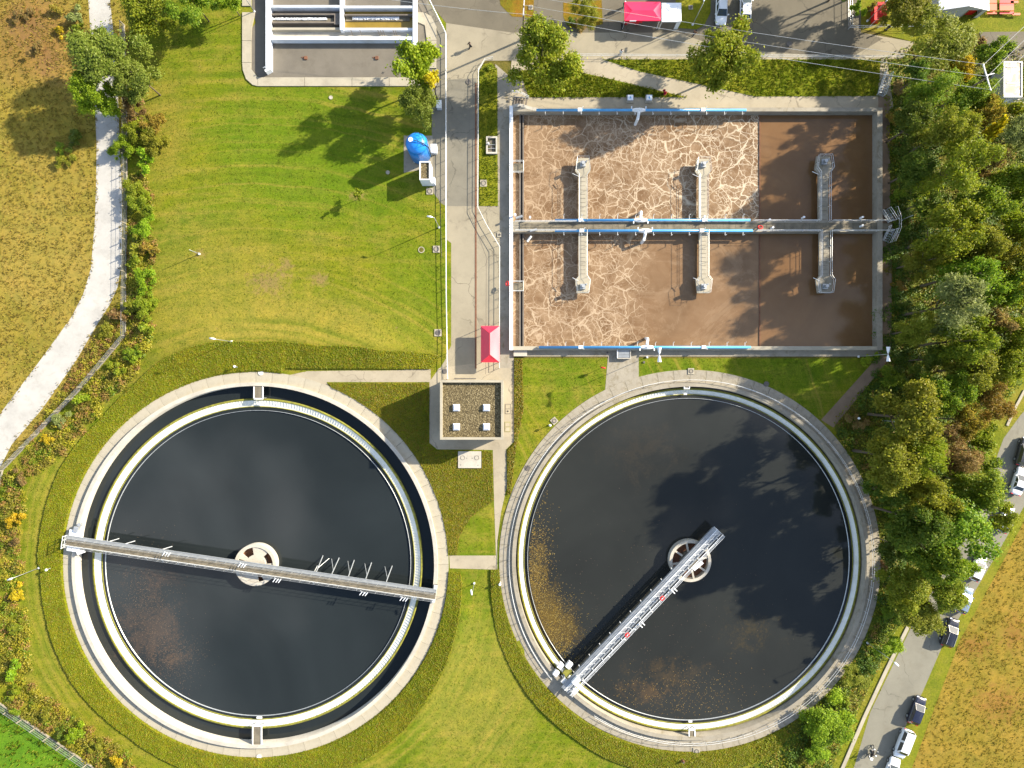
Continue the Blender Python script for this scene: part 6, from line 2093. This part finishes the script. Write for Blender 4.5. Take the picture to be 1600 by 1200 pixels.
FG = 'trees of the wood right of the basin'
for a in (
    (1465, 62, 58, 9.0, 'olive', 'feathery olive tree hanging over the road in front of the white marquee', 'airy'),
    (1408, 12, 34, 7.5, 'olive', 'dense olive tree between the red stall and the marquee at the top edge', None),
    (1340, 14, 13, 3.5, 'bright', 'narrow bright green tree at the right end of the parking area', None),
    (1500, 108, 24, 8.0, 'gold', 'golden yellow tree between the feathery olive tree and the power pole', None),
    (1550, 86, 28, 8.5, 'green', 'bright green tree left of the lane above the site cabin', None),
    (1524, 74, 17, 5.5, 'russet', 'small pinkish russet tree right of the feathery olive tree', None),
    (1432, 122, 28, 8.5, 'dark', 'dark green tree beside the top of the grey bank steps', None),
    (1468, 152, 40, 11.5, 'green', 'green broad tree under the overhead wires left of the slanting pole', 'airy'),
    (1528, 152, 32, 10.0, 'green', 'leafy green tree right under the cross arm of the power pole', None),
    (1574, 176, 28, 9.5, 'yel', 'yellow-green tree at the south end of the site cabin', None),
    (1426, 196, 32, 10.5, 'dark', 'dark green tree closest to the north east basin corner', None),
    (1476, 206, 36, 14.1, 'olive', 'olive tree with bare grey twigs left of the orange crown', 'airy'),
    (1536, 178, 22, 10.5, 'orange', 'orange-red crown just below the power pole', None),
    (1542, 208, 18, 9.5, 'gold', 'small golden crown directly below the orange-red one', None),
    (1586, 216, 36, 12.0, 'silver', 'grey-green tree at the right edge level with the golden crown', 'airy'),
    (1546, 250, 24, 10.0, 'russet', 'rose-brown crown between the grey-green tree and the large bright one', None),
    (1434, 262, 32, 11.5, 'dark', 'dark shaded tree level with the upper right mixer jetty', None),
    (1494, 264, 50, 15.6, 'yel', 'large bright yellow-green tree level with the upper mixer jetty heads', 'airy'),
    (1582, 286, 36, 12.5, 'green', 'green tree at the right edge below the grey-green tree', None),
    (1446, 314, 28, 8.0, 'dark', 'low dark tree north of the short pale post', None),
    (1540, 318, 36, 12.5, 'green', 'mid green tree right of the low dark tree', None),
    (1590, 352, 32, 12.5, 'yel', 'yellow-green tree at the right edge level with the basin walkway', None),
    (1478, 366, 44, 15.1, 'yel', 'broad yellow-green tree level with the middle basin walkway', None),
    (1530, 376, 36, 13.5, 'olive', 'olive tree just right of the broad yellow-green one', None),
    (1577, 402, 32, 12.5, 'olive', 'olive-brown tree near the right edge below the basin walkway level', None),
    (1444, 406, 28, 11.0, 'olive', 'dull olive tree nearest the basin path bulge', 'airy'),
    (1502, 432, 38, 15.1, 'green', 'green tree between the broad yellow-green one and the silvery one', None),
    (1549, 448, 34, 12.5, 'green', 'green tree with a dark gap on its lower left, right of the silvery tree', None),
    (1591, 456, 30, 12.5, 'yel', 'yellowish tree at the right edge level with the lower jetty heads', None),
    (1478, 480, 52, 16.1, 'silver', 'big pale silvery green tree level with the lower jetty heads', 'airy'),
    (1548, 500, 27, 11.5, 'russet', 'rusty brown tree right below the silvery tree', None),
    (1438, 516, 30, 11.5, 'olive', 'slender olive tree left below the silvery tree', 'airy'),
    (1500, 534, 40, 15.1, 'green', 'green tree level with the south basin wall', None),
    (1582, 520, 34, 12.5, 'yel', 'pale yellow-green tree at the right edge level with the south basin wall', None),
    (1452, 562, 28, 8.5, 'dark', 'dark green tree right of the twin floodlight mast', None),
    (1520, 578, 38, 12.5, 'olive', 'olive-yellow tree right of the dark tree by the floodlight mast', None),
    (1576, 576, 34, 11.5, 'yel', 'yellow tree at the right edge above the pale asphalt', None),
    (1474, 610, 36, 11.5, 'green', 'green tree above the large golden-olive crown', None),
    (1542, 626, 34, 10.5, 'orange', 'orange-tinted tree above the pale asphalt bend', 'airy'),
    (1418, 652, 50, 16.5, 'olive', 'large golden-olive tree right of the brown path', None),
    (1378, 628, 20, 5.5, 'dark', 'low dark green tree at the junction of the brown path', None),
    (1396, 716, 46, 17.0, 'olive', 'tall shadowed olive tree beside the upper right rim of the right tank', None),
    (1442, 718, 40, 16.0, 'yel', 'tall yellow-olive tree right of the shadowed olive tree', 'airy'),
    (1490, 702, 36, 12.5, 'russet', 'salmon brown tree left of the pale asphalt bend', 'airy'),
    (1506, 656, 28, 11.5, 'orange', 'orange-brown tree above the salmon brown one', None),
    (1533, 692, 30, 9.0, 'yel', 'light yellow-green tree next to the pale asphalt bend', None),
    (1378, 768, 26, 10.0, 'dark', 'small dark tree touching the right rim of the right tank', None),
    (1446, 776, 38, 15.0, 'olive', 'olive tree below the yellow-olive one', None),
    (1534, 758, 46, 12.5, 'green', 'big green tree with dark gaps covering the country road', None),
    (1422, 812, 40, 15.5, 'dark', 'dark green tall tree level with the hub of the right tank bridge end', None),
    (1500, 820, 54, 14.5, 'green', 'largest bright green crown above the row of parked cars', None),
    (1562, 806, 26, 8.5, 'yel', 'light green tree over the pale silver car', None),
    (1398, 852, 30, 7.5, 'dark', 'low dark tree at the right rim level with the right tank hub', None),
    (1464, 862, 42, 13.5, 'green', 'green tree left of the white hatchback', None),
    (1410, 912, 38, 8.0, 'yel', 'low yellow-green tree beside the right rim of the right tank', None),
    (1470, 922, 36, 8.5, 'yel', 'yellow-green tree overhanging the road beside the blue-grey car', None),
    (1436, 958, 36, 6.5, 'olive', 'low yellow-olive tree at the end of the pale gutter', None),
    (1497, 880, 22, 8.5, 'bright', 'light green tree tip touching the white hatchback', None),
    (1388, 1011, 22, 4.5, 'bright', 'small round bright green tree under a road lamp post', None),
):
    plant(*a[:6], group=FG, form=a[6])

for a in (
    (845, 92, 54, 12.0, 'yel', 'bushy yellow-green roadside tree left, in front of the wooden pole', 'big'),
    (1136, 92, 54, 12.0, 'yel', 'bushy yellow-green roadside tree right, overlapping a parked white car', 'big'),
    (917, 14, 24, 6.5, 'olive', 'tan-tipped olive tree in the brown mulch bed left of the red canopy', 'airy'),
    (652, 114, 44, 11.0, 'bright', 'full green tree at the lower right corner of the grit chamber', 'mid'),
    (677, 130, 18, 8.5, 'gold', 'narrow golden yellow tree at the lane edge by the grit chamber', None),
    (654, 168, 31, 8.0, 'willow', 'pale green tree just north of the blue silo', None),
    (557, 304, 10, 3.4, 'yel', 'lone young yellow-green tree on the open lawn', 'shrub'),
    (228, 16, 44, 8.0, 'yel', 'yellow-green tree at the top edge right of the gravel path', None),
    (302, 4, 38, 8.0, 'green', 'green tree at the top edge in the middle of three', None),
    (358, 2, 20, 6.0, 'bright', 'bright green tree at the top edge nearest the grit chamber', None),
    (168, 92, 54, 9.5, 'willow', 'wide pale green willow arching over the gravel path', 'big'),
    (218, 122, 40, 9.0, 'willow', 'pale green willow on the lawn side of the gravel path', 'big'),
    (138, 152, 32, 9.0, 'bright', 'bright green tree on the meadow side of the gravel path', 'big'),
    (172, 160, 24, 7.0, 'bright', 'smaller bright green tree joining the meadow-side one', None),
):
    plant(*a[:6], form=a[6], low=a[0] in (845, 1136, 652, 654, 917))

# trees just outside the frame whose shadows fall into it
for a in ((1330, -42, 34, 11.0, 'green', 'green tree above the parking area, outside the top of the photo'), (1392, -60, 38, 12.0, 'olive', 'olive tree behind the red stall, outside the top of the photo'),
          (1245, -62, 32, 10.0, 'yel', 'yellow-green tree above the parked cars, outside the top of the photo'), (1168, -75, 32, 10.0, 'green', 'green tree left of the parked cars, outside the top of the photo')):
    plant(*a)

SG = 'shrubs along the fence and the gravel path'
for a in (
    (206, 172, 20, 3.6, 'russet', 'brown-leaved shrub with bare twigs under the willow'),
    (240, 196, 20, 3.4, 'orange', 'orange-tinted shrub at the lawn edge below the willow'),
    (214, 205, 22, 3.6, 'yel', 'yellow-green shrub below the brown-leaved one'),
    (240, 222, 22, 3.4, 'olive', 'olive shrub bulging onto the lawn below the orange-tinted one'),
    (186, 230, 19, 3.4, 'bright', 'bright green shrub leaning over the gravel path'),
    (225, 248, 18, 3.0, 'bright', 'bright green shrub at the lower end of the willow clump'),
    (208, 296, 19, 2.6, 'yel', 'yellow-green shrub in the fence row, topmost'),
    (220, 318, 21, 2.8, 'yel', 'pale yellow shrub in the fence row, next to the topmost'),
    (226, 352, 19, 2.8, 'bright', 'fresh green shrub in the fence row level with the basin walkway'),
    (210, 382, 16, 2.4, 'olive', 'dull olive shrub in the fence row below the fresh green one'),
    (232, 390, 14, 2.2, 'orange', 'orange-brown shrub on the lawn side of the fence row'),
    (210, 408, 15, 2.2, 'yel', 'yellowish shrub in the fence row beside the orange-brown one'),
    (224, 440, 20, 2.8, 'bright', 'brightest green round shrub in the middle of the fence row'),
    (206, 474, 18, 2.4, 'olive', 'olive shrub below the brightest green one, path side'),
    (224, 478, 19, 2.6, 'yel', 'yellow-green shrub below the brightest green one, lawn side'),
    (226, 506, 18, 2.4, 'yel', 'yellow shrub near the bend of the fence'),
    (184, 494, 18, 1.8, 'russet', 'rusty brown scrub between the gravel path and the fence bend'),
    (170, 520, 16, 1.6, 'olive', 'grey-olive scrub at the path edge left of the fence bend'),
    (203, 548, 14, 1.8, 'green', 'dark green shrub just below the fence bend'),
    (214, 556, 11, 1.6, 'bright', 'small bright green shrub on the lawn below the fence bend'),
    (182, 577, 14, 1.8, 'yel', 'yellow-green shrub on the lawn side of the slanting fence'),
    (128, 625, 14, 2.0, 'bright', 'round bright yellow-green shrub standing on the slanting fence'),
    (96, 655, 14, 1.3, 'silver', 'greyish scrub by the slanting fence below the round shrub'),
    (72, 690, 12, 1.3, 'gold', 'golden scrub on the lawn side of the slanting fence'),
    (30, 745, 13, 1.5, 'russet', 'rusty scrub near the lower end of the slanting fence'),
    (22, 812, 15, 2.0, 'gold', 'yellow bush at the left edge level with the left tank bridge'),
    (24, 845, 12, 1.6, 'russet', 'brown bush right below the yellow one at the left edge'),
    (28, 926, 14, 1.5, 'gold', 'golden bush at the left edge below the lamp post'),
    (22, 978, 13, 1.6, 'olive', 'olive bush at the left edge below the golden one'),
    (20, 1044, 17, 2.2, 'bright', 'green bush at the left edge, largest near the field corner'),
    (22, 1082, 13, 1.6, 'yel', 'yellow bush at the corner of the bright green field'),
    (24, 1112, 10, 1.6, 'green', 'small green bush on the fence at the field corner'),
    (66, 1112, 16, 1.5, 'olive', 'straw-olive bush along the lower fence'),
    (114, 1144, 17, 2.2, 'bright', 'bright green bush on the lower fence'),
    (92, 1146, 10, 1.6, 'dark', 'dark shrub on the lower fence left of the bright green bush'),
    (150, 1166, 14, 1.5, 'olive', 'brownish bush right of the bright green one on the lower fence'),
    (184, 1188, 14, 1.8, 'gold', 'yellow bush at the bottom end of the lower fence'),
    (118, 22, 15, 2.2, 'silver', 'grey-green shrub on the meadow beside the top of the gravel path'),
    (122, 46, 11, 1.8, 'yel', 'yellow-green shrub below the grey-green one by the gravel path'),
    (55, 78, 13, 1.4, 'russet', 'red-brown scrub on the meadow, the reddest patch'),
    (34, 22, 16, 1.2, 'russet', 'red-brown scrub in the top left corner of the meadow'),
    (88, 16, 13, 1.2, 'orange', 'rust-orange scrub near the top edge of the meadow'),
    (92, 50, 9, 1.2, 'gold', 'small golden scrub on the meadow beside the gravel path'),
    (90, 232, 11, 1.3, 'green', 'dark green scrub in the tree shadow on the meadow'),
    (116, 222, 17, 1.6, 'dark', 'dark scrub on the shaded meadow left of the gravel path'),
    (100, 250, 15, 1.3, 'olive', 'olive scrub at the lower end of the tree shadow'),
):
    plant(*a, name='shrub', group=SG)
SG2 = 'shrubs around the right tank'
for a in (
    (768, 103, 8, 1.2, 'yel', 'small round shrub at the top of the narrow grass island'),
    (1040, 144, 6, .9, 'red', 'small bright red shrub at the tip of the grass bank'),
    (1398, 592, 22, 3.2, 'green', 'shady green shrub below the twin floodlight mast'),
    (1358, 559, 13, 1.6, 'bright', 'green shrub at the foot of the twin floodlight mast'),
    (1340, 660, 17, 1.6, 'russet', 'russet shrub beside the brown path'),
    (1404, 138, 16, 1.5, 'russet', 'rusty brown shrub right of the grey bank steps'),
    (1398, 182, 14, 1.6, 'orange', 'orange-brown shrub right of the north east basin corner'),
    (1404, 450, 12, 1.2, 'orange', 'orange-tinted low shrub along the brown path'),
    (1392, 800, 14, 2.0, 'bright', 'fresh green shrub at the right rim among dark trees'),
    (1384, 880, 12, 1.0, 'russet', 'rusty low shrub on the right rim of the right tank'),
    (1338, 1060, 22, 2.0, 'olive', 'brownish olive shrub between the tank rim and the gutter'),
    (1312, 1092, 16, 2.0, 'yel', 'yellow-green shrub above the large bright green bush'),
    (1298, 1128, 42, 4.0, 'bright', 'large bright green bush at the lower right of the right tank'),
    (1278, 1172, 22, 2.4, 'bright', 'bright green bush at the bottom below the large one'),
    (1360, 1042, 12, 1.6, 'dark', 'dark green shrub beside the pale gutter'),
    (1325, 1128, 16, 1.8, 'bright', 'fresh green shrub close to the gutter near the bottom'),
    (1394, 958, 18, 1.6, 'green', 'dark green shrub right of the lower right tank rim'),
    (1414, 238, 15, 1.8, 'dark', 'dark ivy-green shrub on the wood edge level with the upper right jetty head'),
    (1414, 300, 15, 2.0, 'green', 'deep green shrub on the wood edge above the basin stairs'),
    (1418, 480, 16, 2.0, 'dark', 'dark green shrub on the wood edge level with the lower right jetty head'),
    (1412, 530, 14, 1.8, 'green', 'deep green shrub on the wood edge above the floodlight mast'),
    (912, 38, 14, 1.0, 'russet', 'reddish low shrub in the brown mulch bed'),
    (892, 30, 9, 1.2, 'dark', 'dark round shrub at the left end of the brown mulch bed'),
    (1362, 12, 10, 2.2, 'orange', 'pinkish orange shrub left of the red stall'),
):
    if a[4] == 'red':
        LEAF['red'] = foliage('leaves_red', [(.4, .02, .02), (.55, .03, .03), (.3, .02, .015)])
    plant(*a, name='shrub', group=SG2)
